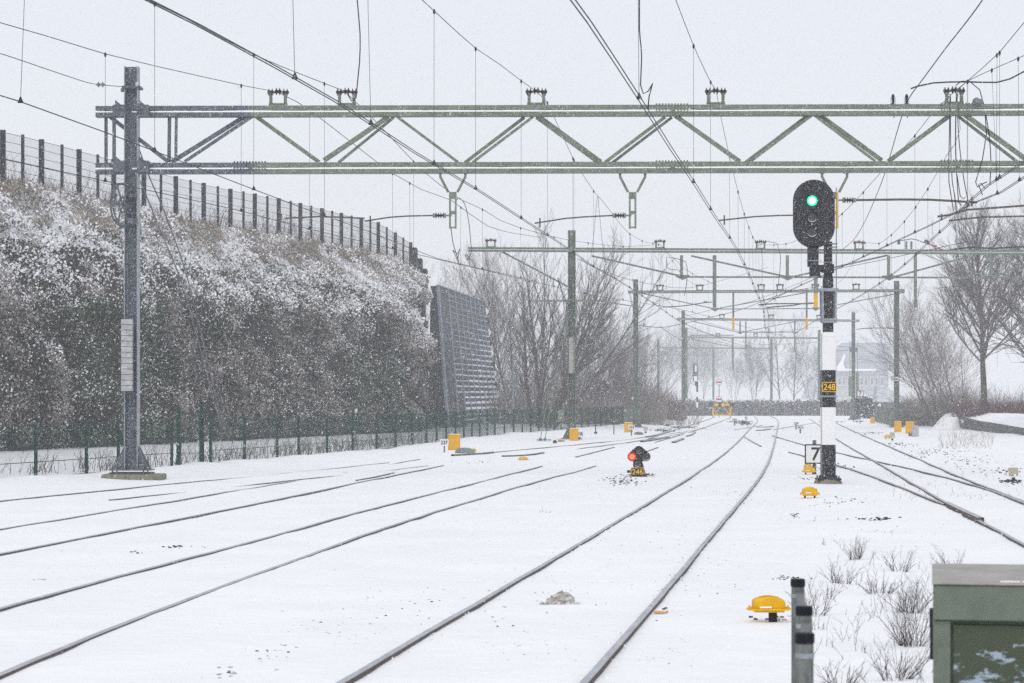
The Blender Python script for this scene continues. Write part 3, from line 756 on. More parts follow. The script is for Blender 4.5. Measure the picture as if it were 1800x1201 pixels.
# fourth portal registration tubes seen left of the mast
free('registration_tube','rusty twin tubes left of the tall mast below the second portal',[(1333,536,Y2),(1360,534,Y2),(1420,534,Y2),(1432,533,Y2)],.03,'rusty',bulb=[(1424,533,Y2)])
free('registration_tube','lower bent rusty tube left of the tall mast',[(1348,541,Y2),(1365,539,Y2),(1395,537,Y2),(1409,534,Y2)],.03,'rusty')
free('registration_tube','long arm from the second portal hanger to the left with dark insulator',[(1165,540,Y2),(1200,538,Y2),(1240,532,Y2),(1252,531,Y2)],.022,'rusty',bulb=[(1240,531,Y2)])
free('registration_tube','arm right of the second portal post with dark insulator',[(1016,528,Y2),(1050,528,Y2),(1060,530,Y2),(1130,541,112)],.024,'green_far',bulb=[(1059,529,Y2)])
# left struts behind the nearest post (guy rods)
free('guy_rod','upper galvanised guy rod slanting down behind the nearest left post',[(243,258,56),(262,310,58),(290,375,60),(330,490,64),(386,725,76),(402,775,78)],.018,'galv',cat='guy rod')
free('guy_rod','lower galvanised guy rod slanting down behind the nearest left post',[(243,310,56),(280,400,60),(320,500,64),(370,680,72),(390,755,78)],.018,'galv',cat='guy rod')
# ------------------------------------------------------------------ embankment with ivy
def prof(v, Y):
    """v 0 (foot) .. 1 (crest, fence line): offset toward the tracks, height"""
    H=9.9+.25*nz(Y*.05,3.)
    if Y>136: H -= (Y-136)*.13
    foot=4.3+.5*nz(Y*.09,8.)
    if v<.55:
        t=v/.55; return (foot-.9*t, H*.60*t)
    t=(v-.55)/.45
    return ((foot-.9)*(1-t)+.2*t, H*(.60+.40*t**.9))
def bulge(Y,z): return .85*nz(Y*.22,z*.34,1.)+.60*nz(Y*.55,z*.85,5.)+.28*nz(Y*1.3,z*1.9,2.)
def yend(off): return 146-3.4*off
def clipY(v,Y):
    while 900+(wall_x(Y)+prof(v,Y)[0])/Y*F>733+5*nz(v*7.,3.) and Y>90: Y-=.8
    return Y
def wpoint(v, Y, out=0.):
    off,z=prof(v,Y)
    bul=bulge(Y,z)
    k=min(1,v*5)*min(1,(1-v)*6)
    off+=bul*k+out
    return Vector((wall_x(Y)+off, Y, z+out*.15))
b=MB().use('soil').use('snow_clean'); b.use('soil')
NV=26; Ys=[40+i*1.1 for i in range(98)]
rows=[]
for Y in Ys:
    Yc=Y
    row=[]
    for j in range(NV):
        v=j/(NV-1); y=clipY(v,Y); row.append(tuple(wpoint(v,y,-.12)))
    # plateau behind the fence
    c=row[-1]; row.append((c[0]-1.2,c[1],c[2]+.05)); row.append((c[0]-7,c[1],c[2]-.2)); row.append((c[0]-40,c[1],c[2]-.5))
    rows.append(row)
nr=len(rows[0]); base=rows
b.v=[p for r in rows for p in r]
for i in range(len(rows)-1):
    for j in range(nr-1):
        b.f.append((i*nr+j,(i+1)*nr+j,(i+1)*nr+j+1,i*nr+j+1)); b.m.append(1 if j>=NV-8 else 0)
# end face
o=len(b.v); b.v+= [(p[0],p[1],-.3) for p in rows[-1]]
e=(len(rows)-1)*nr
for j in range(nr-1): b.f.append((e+j,e+j+1,o+j+1,o+j)); b.m.append(0)
tag(b.build('embankment',smooth=True),'tall steep embankment carrying a road, snow and soil under its plants','embankment',kind='structure')

def quads(name, C, size, mats, mi, elong=1., droop=None, normal=None):
    """many small leaf-size faces; C Nx3 centres"""
    n=len(C); u=rng.normal(size=(n,3)); 
    if normal is not None: u=u+normal
    u/=np.linalg.norm(u,axis=1)[:,None]; w=rng.normal(size=(n,3))
    if droop is not None: w=w*.35+droop
    w-= (w*u).sum(1)[:,None]*u; w/=np.linalg.norm(w,axis=1)[:,None]; s=np.cross(u,w)
    h=size[:,None]*.5
    V=np.empty((n,4,3)); V[:,0]=C+w*h*elong; V[:,1]=C+s*h*.8+w*h*.1; V[:,2]=C-w*h*elong; V[:,3]=C-s*h*.8-w*h*.1
    me=bpy.data.meshes.new(name); me.vertices.add(n*4); me.vertices.foreach_set('co',V.ravel())
    me.loops.add(n*4); me.loops.foreach_set('vertex_index',np.arange(n*4,dtype=np.int32))
    me.polygons.add(n); me.polygons.foreach_set('loop_start',np.arange(0,n*4,4,dtype=np.int32)); 
    for k in mats: me.materials.append(M[k])
    me.polygons.foreach_set('material_index',mi.astype(np.int32)); me.update(calc_edges=True); me.validate()
    o=bpy.data.objects.new(name,me); COL.objects.link(o); o['o']=(0.,0.,0.); return o
def tag_stuff(o,lab,cat): return tag(o,lab,cat,kind='stuff')
def p0z(v,Y): return prof(v,Y)[1]
C=[];mi=[];sz=[]
NQ=250000
ry=rng.random(NQ); rv=rng.random(NQ); ro=rng.random(NQ); rr=rng.random((NQ,2))
for i in range(NQ):
    Y=65+81*ry[i]; v=rv[i]*.985+.01
    off,_=prof(v,Y); 
    if Y>118:
        y2=clipY(v,Y)
        if y2<Y: Y=y2+.9*(ro[i]-.5)
    tf=1.2*nz(Y*.8,p0z(v,Y)*.5,31.)+.5*nz(Y*2.3,p0z(v,Y)*1.7,13.)
    p=wpoint(v,Y,-.15+.5*ro[i]**1.6+(.42 if tf>.1 else (-.12 if tf<-.12 else .1)))
    z=p.z
    a=.75*nz(Y*.42,z*.28,11.)+.35*nz(Y*1.1,z*.7,17.); c2=nz(Y*1.4,z*1.1,4.); g=.8*nz(Y*.20,z*.17,21.)+.2*nz(Y*.9,z*.5,2.)
    up=(bulge(Y,z-.2)-bulge(Y,z+.2))*1.5
    snowp=.15+.2*a+max(0,up)*.4+.12*c2 if v<.46 else lerp(.15,.70,min(1,(v-.46)/.12))+up*.7+.9*a
    if v<.5 and a>.20: snowp+=.10+up*.4
    if v>.78: snowp=.56+.9*a+up*.6+.2*c2
    if ro[i]<.35: snowp*=.3
    if v<.5 and Y<100: g+=.25
    r=rr[i,0]
    if r<snowp: k=3; s=(.045+.05*rr[i,1])*(1.4 if v>.55 else 1.)
    else:
        if v>.80: k=4 if (c2>.05) else 2
        elif g+.25*c2>.02: k=0 if rr[i,1]<.62 else (1 if rr[i,1]<.82 else 2)
        else: k=2 if rr[i,1]<.78 else (1 if rr[i,1]<.94 else 0)
        if v<.8:
            if tf>.1 and rr[i,1]<.8: k=2 if g<.25 else 0
            elif tf<.0: k=1 if rr[i,1]<.7 else 0  # hollows get near-black leaves, their shade put into the colour
        s=.07+.06*rr[i,1]
    C.append(p); mi.append(k); sz.append(s)
o=quads('ivy_cover',np.array(C),np.array(sz),['leafg','leafd','twig','snow_clean','grass'],np.array(mi),elong=1.2)
tag_stuff(o,'snow-dusted ivy and scrub covering the steep embankment face','ivy')
# dry grass hanging over the crest
C=[];sz=[];mi=[]
for i in range(13000):
    Y=68+77*random.random(); v=.66+.35*random.random()**.5
    off,_=prof(v,Y)
    if Y>118 and clipY(v,Y)<Y: continue
    if nz(Y*.5,v*9,3.)+.35*nz(Y*1.7,v*20,8.)<(-.05 if v>.9 else .16): continue
    p=wpoint(v,Y,.1+.35*random.random()); C.append(p); sz.append(.30+.3*random.random()); mi.append(0 if random.random()<.8 else 1)
n=len(C); V=np.array(C)
o=quads('dry_grass',V,np.array(sz),['grass','twig'],np.array(mi),elong=1.,droop=np.array([.5,0.,-.9]))
# slim the blades
a=np.zeros(n*12); o.data.vertices.foreach_get('co',a); a=a.reshape(n,4,3); m=(a[:,1]+a[:,3])/2
a[:,1]=m+(a[:,1]-m)*.16; a[:,3]=m+(a[:,3]-m)*.16; o.data.vertices.foreach_set('co',a.ravel()); o.data.update()
tag_stuff(o,'tan dry grass tufts along the embankment crest','grass')

# ------------------------------------------------------------------ plants made of thin stems
def stem(b, p, h, lean, n=3, r=.012, seg=3, fork=.5, depth=1):
    pts=[Vector(p)]; d=Vector((lean[0],lean[1],1)).normalized()
    for i in range(seg):
        d=(d+Vector((random.gauss(0,.14),random.gauss(0,.14),random.gauss(0,.05)))).normalized()
        pts.append(pts[-1]+d*h/seg)
    b.tube(pts,[r*(1-.75*i/seg) for i in range(seg+1)],n,False)
    if depth>0:
        for i in range(1,seg+1):
            for k in range(2):
                if random.random()<fork:
                    q=pts[i-1].lerp(pts[i],random.random()); 
                    l=(lean[0]+random.gauss(0,.5),lean[1]+random.gauss(0,.5))
                    stem(b,q,h*random.uniform(.25,.5),l,n,r*.55,2,fork*.7,depth-1)
# scrub behind the crest fence
b=MB().use('twigs_fine')
for i in range(1300):
    Y=66+78*random.random(); x=wall_x(Y)-.15-.8*random.random(); z=wpoint(1,Y).z-.25
    stem(b,(x,Y,z),random.uniform(.6,1.35)*(1.15 if nz(Y*.3,1.)>0 else .8),(.12,random.gauss(0,.15)),3,.011,3,.55,1)
tag_stuff(b.build('roadside_scrub'),'thin bare scrub growing against the mesh fence on the embankment crest','scrub')
b=MB().use('twigs_fine')
for i in range(700):
    Y=56+44*random.random(); x=fence_x(Y)-.4-2.2*random.random()
    stem(b,(x,Y,0),random.uniform(.25,.7),(random.gauss(.1,.3),random.gauss(0,.2)),3,.009,3,.5,1)
tag_stuff(b.build('weeds'),'dry weeds poking through the snow between green fence and embankment','weeds')

# ------------------------------------------------------------------ crest fence
def mesh_fence(t, pts, h, bars, mk, wr=.0027, pitch=.05, bname='mesh_panel'):
    """wire panels between successive 3-D points"""
    for p,q in zip(pts,pts[1:]):
        b=MB().use(mk); L_=(q-p).length; n=max(2,int(L_/pitch))
        for i in range(n):
            a=p.lerp(q,(i+.5)/n); b.tube([a+Vector((0,0,.03)),a+Vector((0,0,h-.02))],wr,3,False)
        for z in bars: b.tube([p+Vector((0,0,z)),q+Vector((0,0,z))],.011,4,False)
        b.build(bname,t)
fx=[5,40,73,109,139,172,200,227,253,283,309,335,358,383,405,428,448,470,490,511,528,547,566,584,600,618,635,651,665,680,695,709,722]
t=thing('crest_fence',(wall_x(90),90,9.9),'long slate-grey mesh fence with alternating thick posts on top of the embankment','fence')
def Yof(px,xf,y0=45,y1=170):
    f=lambda Y: 900+xf(Y)/Y*F-px
    a,b_=y0,y1
    for _ in range(50):
        m=(a+b_)/2
        if f(m)<0: a=m
        else: b_=m
    return (a+b_)/2
fY=[Yof(x,wall_x) for x in fx]
d0=fY[1]-fY[0]; fY=[fY[0]-d0*k for k in range(14,0,-1)]+fY
pp=[]
for i,Y in enumerate(fY):
    p=wpoint(1,Y); p.x=wall_x(Y); p.z-=.1
    if Y>136: p.z-=0
    pp.append(p)
    wide=(i%2==0)
    b=MB().use('fence_dark').box(p+Vector((0,0,.98)),((.20 if wide else .11),.10,2.16)); b.build('post',t)
mesh_fence(t,[p+Vector((0,.06,0)) for p in pp],2.0,[.25,.6,.95,1.3,1.65,1.98],'fence_dark',wr=.0026)
# the stepped solid end of the crest fence
px_=[733,742,752]; t2_=None
for i,(x,yt,yb) in enumerate([(729,437,510),(738,456,520),(747,474,535)]):
    Y=143+i*2.2; a=P(x,yt,Y); b=MB().use('fence_dark'); b.box((a.x,Y,(a.z+P(x,yb,Y).z)/2),(.30,2.0,a.z-P(x,yb,Y).z)); b.build('end_board',t)

# ------------------------------------------------------------------ noise barrier (framed panels leaning back)
bp0=P(788,722,146); bp1=P(884,722,172)
t=thing('noise_barrier',(bp0.x,bp0.y,0),'leaning dark noise barrier of framed slats with snow on its lower ledges','noise barrier')
def BP(u,v,out=0.):   # u along 0..1, v up 0..1
    u2=u
    bot=Vector((lerp(-3.85,-.73,u2),lerp(144,170,u2),0)); 
    H=8.62; top=bot+Vector((-lerp(.62,1.10,u2),0,H))
    n_=Vector((.993,-.119,.12)).normalized()
    p=bot.lerp(top,v); p+=n_*out; return p
cols=[0,.17,.30,.41,.51,.61,.70,.79,.88,.965]
rowN=24
def slab(b,u0,u1,v0,v1,o0,o1):
    vs=[BP(u,v,o) for o in(o0,o1) for u,v in((u0,v0),(u1,v0),(u1,v1),(u0,v1))]
    b.add(vs,[(0,1,2,3),(7,6,5,4),(0,4,5,1),(1,5,6,2),(2,6,7,3),(3,7,4,0)])
for ci,(u0,u1) in enumerate(zip(cols,cols[1:])):
    b=MB().use('slate'); slab(b,u0,u1,0,1,-.12,0); pn=b.build('panel',t)
    b=MB().use('alu'); slab(b,u0,u0+(.024 if ci<3 else .017),0,1,.003,.03)
    lim=0 if ci>1 else (.52 if ci==0 else .22)
    for r in range(rowN):
        v=r/rowN
        if v<lim: continue
        thick=.006 if r%6 else .011
        slab(b,u0+.017,u1-.001,v,v+thick*.6,.003,.04)
    b.use('snow_clean')
    for r in range(rowN):
        v=r/rowN
        if v<lim or ci==0: continue
        cov=(1-v)*.95-.30+.11*ci*.5-.15+.25*nz(ci*1.7,r*.8)
        cov=max(.05,min(.95,cov))
        n=3
        for k in range(n):
            ua=lerp(u0+.02,u1-.002,k/n); ub=lerp(u0+.02,u1-.002,(k+.9)/n)
            slab(b,ua,ub,v+.006,v+.006+(.97/rowN-.006)*cov*(.8+.3*nz(k*2.1,r*1.3,ci)),.008,.015+.02*cov)
    b.build('frame',pn)
b=MB().use('slate_end')
vs=[BP(0,0,-.0),BP(0,1,-.0),BP(0,1,-.0)+Vector((-.42,.0,-.02)),BP(0,0,0)+Vector((-1.2,.0,0))]
vs=vs+[v+Vector((.02,26,0)) for v in vs]
b.add([v+Vector((-.01,-.02,0)) for v in vs],[(0,3,2,1),(4,5,6,7),(3,7,6,2),(2,6,5,1)]); b.build('end_wall',t)
b=MB().use('alu'); slab(b,-.003,.0,0,1,-.1,.03); slab(b,0,.97,1.0,1.008,-.12,.06)
for k in range(10):
    v=.12+.86*k/10; b.use('snow_clean' if k%2 else 'slate_end'); a=BP(.965,v,.0); c=BP(.965,v+.07,.0); 
    b.add([a,c,(a+c)/2+Vector((.20,.3,0)),a+Vector((0,.6,0)),c+Vector((0,.6,0)),(a+c)/2+Vector((.20,.9,0))],[(0,1,2),(3,5,4),(0,3,4,1),(1,4,5,2),(0,2,5,3)])
b.build('edge_fin',t)
# scrub hugging the end of the embankment
C=[];mi=[];sz=[]
for i in range(15000):
    z=random.random()**.8*8.2; x=lerp(-6.2,-4.7,random.random())-.05*z; y=140+random.random()*3.2
    if x>-4.80-.045*z+.22*nz(z*1.2,y*.6): continue
    C.append((x,y,z)); k=random.random(); mi.append(1 if k<.70 else(2 if k<.95 else 3)); sz.append(.1+.1*random.random())
tag_stuff(quads('ivy_end',np.array(C),np.array(sz),['leafg','leafd','twig','snow_clean'],np.array(mi)),'dark ivy mass filling the gap between embankment end and noise barrier','ivy')

# ------------------------------------------------------------------ green railway fence
pxs=[-120,-30,63,152,208,302,370,430,487,525,575,620,662,695,724,750]
f2=[Yof(x,fence_x,40,150) for x in pxs]
while f2[-1]<157: f2.append(f2[-1]+2.55)
t=thing('mesh_fence',(fence_x(60),60,0),'waist-high green mesh fence along the left edge of the yard','fence')
pts=[]
for i,Y in enumerate(f2):
    x=fence_x(Y); z=ground_z(x,Y); p=Vector((x,Y,z-.05)); pts.append(Vector((x,Y,0.02)))
    b=MB().use('fence').box((x,Y,.64),(.075,.06,1.36)); b.box((x-.045,Y-.01,.3),(.02,.03,.05)); b.box((x-.045,Y-.01,.8),(.02,.03,.05))
    b.build('post',t)
for i,(p,q) in enumerate(zip(pts,pts[1:])):
    gate = abs(pxs[i]-302)<1 if i<len(pxs) else False
    if gate: continue
    q_=[p+Vector((0,.05,0)),q+Vector((0,.05,0))]
    mesh_fence(t,q_,1.27,[.08,.42,.76,1.04,1.25],'fence',wr=.0029)
# gate between two dark posts
t=thing('fence_gate',(fence_x(60),60.6,0),'narrow dark green gate standing taller than the mesh fence beside it','gate')
gY=[Yof(x,fence_x,40,150) for x in(314,355)]
ga,gb=[Vector((fence_x(Y),Y,0)) for Y in gY]
for p in(ga,gb):
    b=MB().use('fence').box(p+Vector((0,0,.78)),(.11,.10,1.66)); b.build('post',t)
b=MB().use('fence'); u=(gb-ga).normalized()
a_=ga+u*.12; c_=gb-u*.12
for z in(.10,1.45): b.bar(a_+Vector((0,0,z)),c_+Vector((0,0,z)),.05)
for p in(a_,c_): b.bar(p+Vector((0,0,.1)),p+Vector((0,0,1.45)),.05)
gf=b.build('gate_frame',t)
b=MB().use('fence')
for i in range(40):
    p=a_.lerp(c_,(i+.5)/40); b.tube([p+Vector((0,0,.1)),p+Vector((0,0,1.45))],.0026,3,False)
for z in(.4,.75,1.1): b.tube([a_+Vector((0,0,z)),c_+Vector((0,0,z))],.006,4,False)
b.build('mesh_panel',t)

def low_fence(name,label,pa,pb,h,mk,n,pitch=.05,dens=.004):
    t=thing(name,(pa.x,pa.y,0),label,'fence'); pts=[pa.lerp(pb,i/n) for i in range(n+1)]
    for p in pts: MB().use(mk).box(p+Vector((0,0,h/2)),(.06,.05,h+.1)).build('post',t)
    for p,q in zip(pts,pts[1:]):
        b=MB().use(mk); k=int((q-p).length/pitch)
        for i in range(k):
            a=p.lerp(q,(i+.5)/k); b.tube([a,a+Vector((0,0,h))],dens,3,False)
        for z in(.05,h*.5,h): b.tube([p+Vector((0,0,z)),q+Vector((0,0,z))],.01,4,False)
        b.build('mesh_panel',t)
low_fence('short_fence','short grey-green fence left of the red-brown thicket',Vector((P(1100,0,150).x,150,.0)),Vector((P(1156,0,178).x,178,.0)),1.15,'green_far',9,.07,.012)
low_fence('short_fence','short grey-green fence left of the two right yellow cabinets',Vector((P(1538,0,178).x,178,.1)),Vector((P(1577,0,152).x,152,.05)),1.15,'green_far',9,.07,.012)

# ------------------------------------------------------------------ bare trees
def bare_tree(name,label,base,H,spread=.45,trunk=.18,stems=1,lean=(0,0),levels=5,first=.22,kids=4,mk='bark',mk2='twigs_fine',up=.35,seed=1,rmin=.012,group=None,fan=.0,ratio=.72):
    rs=random.getstate(); random.seed(seed)
    t=thing(name,base,label,'tree',group); tb=MB().use(mk); cb=MB().use(mk2)
    base=Vector(base)
    def br(p,d,L_,r,lv):
        seg=4 if lv<2 else 3
        pts=[p]; dd=d.copy()
        for i in range(seg):
            dd=(dd+Vector((random.gauss(0,.09),random.gauss(0,.09),random.gauss(0,.04)+up*.09))).normalized()
            pts.append(pts[-1]+dd*L_/seg)
        r1=max(rmin*.6,r*.55)
        (tb if lv<2 else cb).tube(pts,[lerp(r,r1,i/seg) for i in range(seg+1)],6 if lv<2 else (4 if lv<3 else 3),False)
        if lv>=levels: return
        k=4+(1 if lv>=3 else 0)
        for i in range(k):
            s=lerp(first if lv==0 else .25,1.,(i+random.random()*.8)/k)
            s=min(.98,s); j=min(seg-1,int(s*seg)); q=pts[j].lerp(pts[j+1],s*seg-j)
            ax=(pts[j+1]-pts[j]).normalized()
            side=ax.orthogonal().normalized(); side.rotate(Matrix.Rotation(random.random()*6.283,3,ax))
            ang=random.uniform(.7,1.25)*spread*(1.15 if lv==0 else 1)
            nd=(ax*math.cos(ang)+side*math.sin(ang)).normalized(); nd.z+= .12*up; nd.normalize()
            br(q,nd,L_*ratio*random.uniform(.75,1.1)*(1-.35*s if lv==0 else 1),max(rmin,r*lerp(.62,.42,s)),lv+1)
    def leader(p,d,L_,r):
        n=9; pts=[p]; dd=d.copy()
        for i in range(n):
            dd=(dd+Vector((random.gauss(0,.035),random.gauss(0,.035),.03))).normalized(); pts.append(pts[-1]+dd*L_/n)
        tb.tube(pts,[lerp(r,r*.12,(i/n)**.8) for i in range(n+1)],7,False)
        m=int(kids*4.6)
        for i in range(m):
            s=lerp(first,.98,(i+random.random())/m); j=min(n-1,int(s*n)); q=pts[j].lerp(pts[j+1],s*n-j)
            ax=(pts[j+1]-pts[j]).normalized(); side=ax.orthogonal().normalized(); side.rotate(Matrix.Rotation(i*2.4+random.random(),3,ax))
            ang=spread*random.uniform(1.2,1.7)*(1-.35*(s-first)); nd=(ax*math.cos(ang)+side*math.sin(ang)).normalized()
            br(q,nd,L_*ratio*lerp(.62,.22,(s-first)/(1-first))*random.uniform(.75,1.15),r*lerp(.42,.12,s),2)
    for s in range(stems):
        a=random.random()*6.283
        d=Vector((lean[0]+(fan*math.cos(a) if stems>1 else 0),lean[1]+fan*math.sin(a)*.6,1)).normalized()
        off=Vector((math.cos(a),math.sin(a),0))*(.25 if stems>1 else 0)
        leader(base+off,d,H*(1 if stems==1 else random.uniform(.62,1.0)),trunk*(1 if stems==1 else random.uniform(.5,1)))
    tb.build('trunk',t,smooth=True); cb.build('crown',t); random.setstate(rs)
    return t
def GB(px,Y,z=0.): p=P(px,HZ,Y); return (p.x,Y,z)
bare_tree('bare_tree','big bare tree standing behind the low wall at the right',GB(1731,138,.2),11.2,.56,.24,1,(-.01,0),5,.30,9,seed=12,up=.8,ratio=.60,rmin=.0055)
bare_tree('bare_tree','bare tree partly cut off by the right edge of the picture',GB(1822,120,.2),9.6,.68,.2,1,(0,0),5,.22,7,seed=5,up=.6,ratio=.72,rmin=.0055)
bare_tree('bare_tree','low bushy bare tree just right of the post carrying plate 26',GB(1652,150,.1),9.2,.55,.07,5,(-.18,0),4,.2,5,seed=8,fan=.45,up=.5,rmin=.0055,ratio=.6)
bare_tree('bare_tree','second many-stemmed low tree at the foot of the big tree',GB(1690,146,.1),8.0,.55,.06,5,(-.1,0),4,.2,5,seed=18,fan=.45,up=.5,mk2='twig',rmin=.0055,ratio=.6)
bare_tree('bare_tree','large bare tree leaning right across the post of the second portal, trunk at its left',GB(955,146,.0),13.6,.42,.16,5,(.30,0),4,.22,5,seed=21,fan=.34,up=.8,ratio=.5,rmin=.006)
bare_tree('bare_tree','upright bare tree left of the post of the second portal',GB(938,152,.0),14.0,.42,.16,3,(-.02,0),4,.18,6,seed=31,fan=.16,up=.8,ratio=.48,rmin=.006)
bare_tree('bare_tree','slanting bare tree whose branches reach right between the second and third posts',GB(968,142,.0),12.5,.42,.13,5,(.72,0),4,.18,5,seed=41,fan=.30,up=.6,ratio=.5,rmin=.0055)
bare_tree('bare_tree','bushy bare tree right behind the end of the noise barrier',GB(905,178,.0),13.0,.5,.10,4,(0,0),4,.2,5,seed=51,fan=.30,up=.6,ratio=.62,rmin=.007)
bare_tree('bare_tree','hazy bare tree rising above the noise barrier, left one',GB(800,205,.0),16,.45,.12,3,(-.05,0),4,.3,5,seed=61,fan=.22,up=.6,rmin=.007,ratio=.62,mk2='twigs_fine')
bare_tree('bare_tree','hazy bare tree rising above the noise barrier, right one',GB(858,212,.0),16.5,.45,.12,3,(.05,0),4,.3,5,seed=71,fan=.22,up=.6,rmin=.007,ratio=.62)
bare_tree('bare_tree','left slim bare tree in the haze behind the fourth portal drop tubes',GB(1372,300,0.),12.6,.55,.10,1,(0,0),4,.12,7,seed=81,up=.6,rmin=.007,ratio=.5)
bare_tree('bare_tree','right slim bare tree in the haze, left of the tall mast',GB(1396,300,0.),12.0,.55,.10,1,(0,0),4,.12,7,seed=82,up=.6,rmin=.007,ratio=.5)
hz=[(1160,330,11,83),(1200,360,12,84),(1235,380,10,85),(1290,400,11,86),(1325,300,9,87),(1425,330,11,88),(1105,260,9,89),(1075,215,8.5,90),(1620,330,10,91)]
hl=['faint tree left of the sixth portal post','faint tree behind the fourth portal left post','faint tree behind the far signal','very faint tree above the buffer stop','faint spreading tree left of the two slim ones','faint tree close left of the tall mast','faint bushy tree left of the third portal post','bushy tree between second and third portal posts','faint tree beyond the house right of plate 26']
for (px,Y,H,sd_),lb in zip(hz,hl): bare_tree('bare_tree',lb,GB(px,Y*1.55),H*1.5,.5,.12,4,(0,0),4,.2,4,seed=sd_,fan=.3,up=.6,rmin=.016,group='hazy trees in the distance')

def thicket(name,label,pts,n,h,mk,cat='thicket',r=.012,depth=1,spread=.35,tz=0.):
    b=MB().use(mk)
    for i in range(n):
        x,y,w,d,hh=random.choice(pts)
        px=x+random.uniform(-w,w); py=y+random.uniform(-d,d)
        k=1-abs(px-x)/w*.45
        stem(b,(px,py,tz),hh*k*random.uniform(.5,1.1),(random.gauss(0,spread),random.gauss(0,spread)),3,r,3,.75,depth)
    o=b.build(name); tag_stuff(o,label,cat); return o
thicket('thicket','dense grey-brown wood edge between noise barrier and second portal post',[(-1+1.5*k,174+random.uniform(-4,6),2.4,4,random.uniform(5.5,9)) for k in range(0,7)],1400,7.5,'twigs_fine',r=.011)
thicket('thicket','low dense scrub behind the green fence near the noise barrier',[(-1+1.2*k,165,2.,3,3.0) for k in range(0,11)],1100,3,'twig',r=.016)
X=lambda px,Y:(px-900)*Y/F
thicket('bramble_thicket','red-brown bramble thicket beside the foot of the third portal post',[(X(1140,190),188,1.3,2,2.9),(X(1165,190),190,1.4,2,2.6),(X(1182,190),190,.8,2,1.8)],1100,2.5,'bramble',r=.018)
thicket('thicket','grey scrub left of the red-brown thicket',[(X(1095,190),192,1.5,2,4.2),(X(1070,190),195,1.5,2,3.5),(X(1125,190),196,1.2,2,4.5)],650,2.5,'twigs_fine',r=.018)
thicket('thicket','dense low scrub right of the yellow cabinets at the right',[(X(1600,160),160,1.2,2,2.2),(X(1632,160),158,1.8,2,2.9),(X(1665,160),156,1.6,2,3.3),(X(1690,150),152,1.3,2,2.6)],1900,2.5,'twig',r=.014,tz=.0)
thicket('bramble_thicket','red-brown brambles on the bank above the low wall at the right',[(X(1700+26*k,140)+.0,139-k*.9,1.,1.2,1.15) for k in range(0,9)],2200,1,'bramble',r=.013,tz=.75)
thicket('thicket','loose hazy scrub behind the brambles at the right edge',[(X(1700+30*k,175),172,1.5,3,2.6) for k in range(0,6)],600,2,'twigs_fine',r=.016,tz=.3)

# clipped hedge across the end of the yard
def leafmass(name,label,boxes,n,mats,probs,size,cat,shape='box'):
    C=[];mi=[];sz=[]
    tot=sum((b_[3]*b_[5]) for b_ in boxes)
    for (cx,cy,cz,w,d,h) in boxes:
        for i in range(int(n*w*h/tot)):
            x=random.uniform(-1,1); z=random.uniform(-1,1)
            y=random.uniform(-1,.3)
            if shape=='round' and x*x+max(z,0)**2>1.0: continue
            top=1+.25*nz((cx+x*w)*.7,2.)
            C.append((cx+x*w/2,cy+y*d/2,cz+(z+1)*h/2*top)); r=random.random(); k=0
            for j,pv in enumerate(probs):
                if r<pv: k=j;break
                r-=pv
            if z>.86 and random.random()<.75: k=len(mats)-1
            mi.append(k); sz.append(size*random.uniform(.7,1.4))
    o=quads(name,np.array(C),np.array(sz),mats,np.array(mi)); return tag(o,label,cat)
hb=[(X(px,250),252,0,4.2,1.2,1.62) for px in range(1195,1510,30)]
leafmass('hedge','long clipped hedge topped with snow closing off the far end of the tracks',hb,26000,['hazed_hedge','twig','snow_clean'],[.75,.20,.05],.16,'hedge')
leafmass('hedge','dark evergreen shrub right of the far number seven board',[(X(1530,215),218,0,2.2,1.2,1.7),(X(1520,215),217,0,1.8,1.2,2.0)],4200,['evergreen','leafd','snow_clean'],[.6,.25,.15],.15,'shrub')
leafmass('hedge','snow-capped evergreen shrub behind the green fence right of the second portal post',[(X(1048,170),172,0,2.6,1.6,2.7),(X(1065,170),173,0,2.2,1.6,3.1),(X(1025,170),172,0,2.,1.6,2.2)],6500,['evergreen','leafd','snow_clean'],[.6,.25,.15],.14,'shrub','round')
leafmass('shrub','small rounded snowy shrub by the foot of the fifth portal',[(X(1192,250),248,0,2.0,1.2,1.4)],1500,['twig','evergreen','snow_clean'],[.5,.25,.25],.14,'shrub','round')
# ------------------------------------------------------------------ signal 248
Ys_=51.8; ss=F/Ys_
def Q(px,py,dy=0.): return P(px,py,Ys_)+Vector((0,dy,0))
b0=Q(1455.5,848); 
t=thing('main_signal',(b0.x,Ys_,0),'tall black and white mast with an oval black head showing green, plate 248','signal')
cx=b0.x; W_=24/ss
b=MB()
segs=[('black',848,782),('white',782,716),('black',716,651),('white',651,592)]
for mk,ya,yb in segs:
    za,zb=Q(0,ya).z,Q(0,yb).z; b.use(mk).box((cx,Ys_,(za+zb)/2),(W_,W_,zb-za))
z0,z1=Q(0,592).z,Q(0,584).z; w2=17/ss
b.use('white').add([(cx-W_/2,Ys_-W_/2,z0),(cx+W_/2,Ys_-W_/2,z0),(cx+W_/2,Ys_+W_/2,z0),(cx-W_/2,Ys_+W_/2,z0),(cx-w2/2,Ys_-w2/2,z1),(cx+w2/2,Ys_-w2/2,z1),(cx+w2/2,Ys_+w2/2,z1),(cx-w2/2,Ys_+w2/2,z1)],[(0,1,5,4),(1,2,6,5),(2,3,7,6),(3,0,4,7),(4,5,6,7)])
za,zb=z1,Q(0,492).z; b.use('black').box((cx,Ys_,(za+zb)/2),(w2,w2,zb-za))
w3=13.5/ss; za,zb=Q(0,492).z,Q(0,482).z
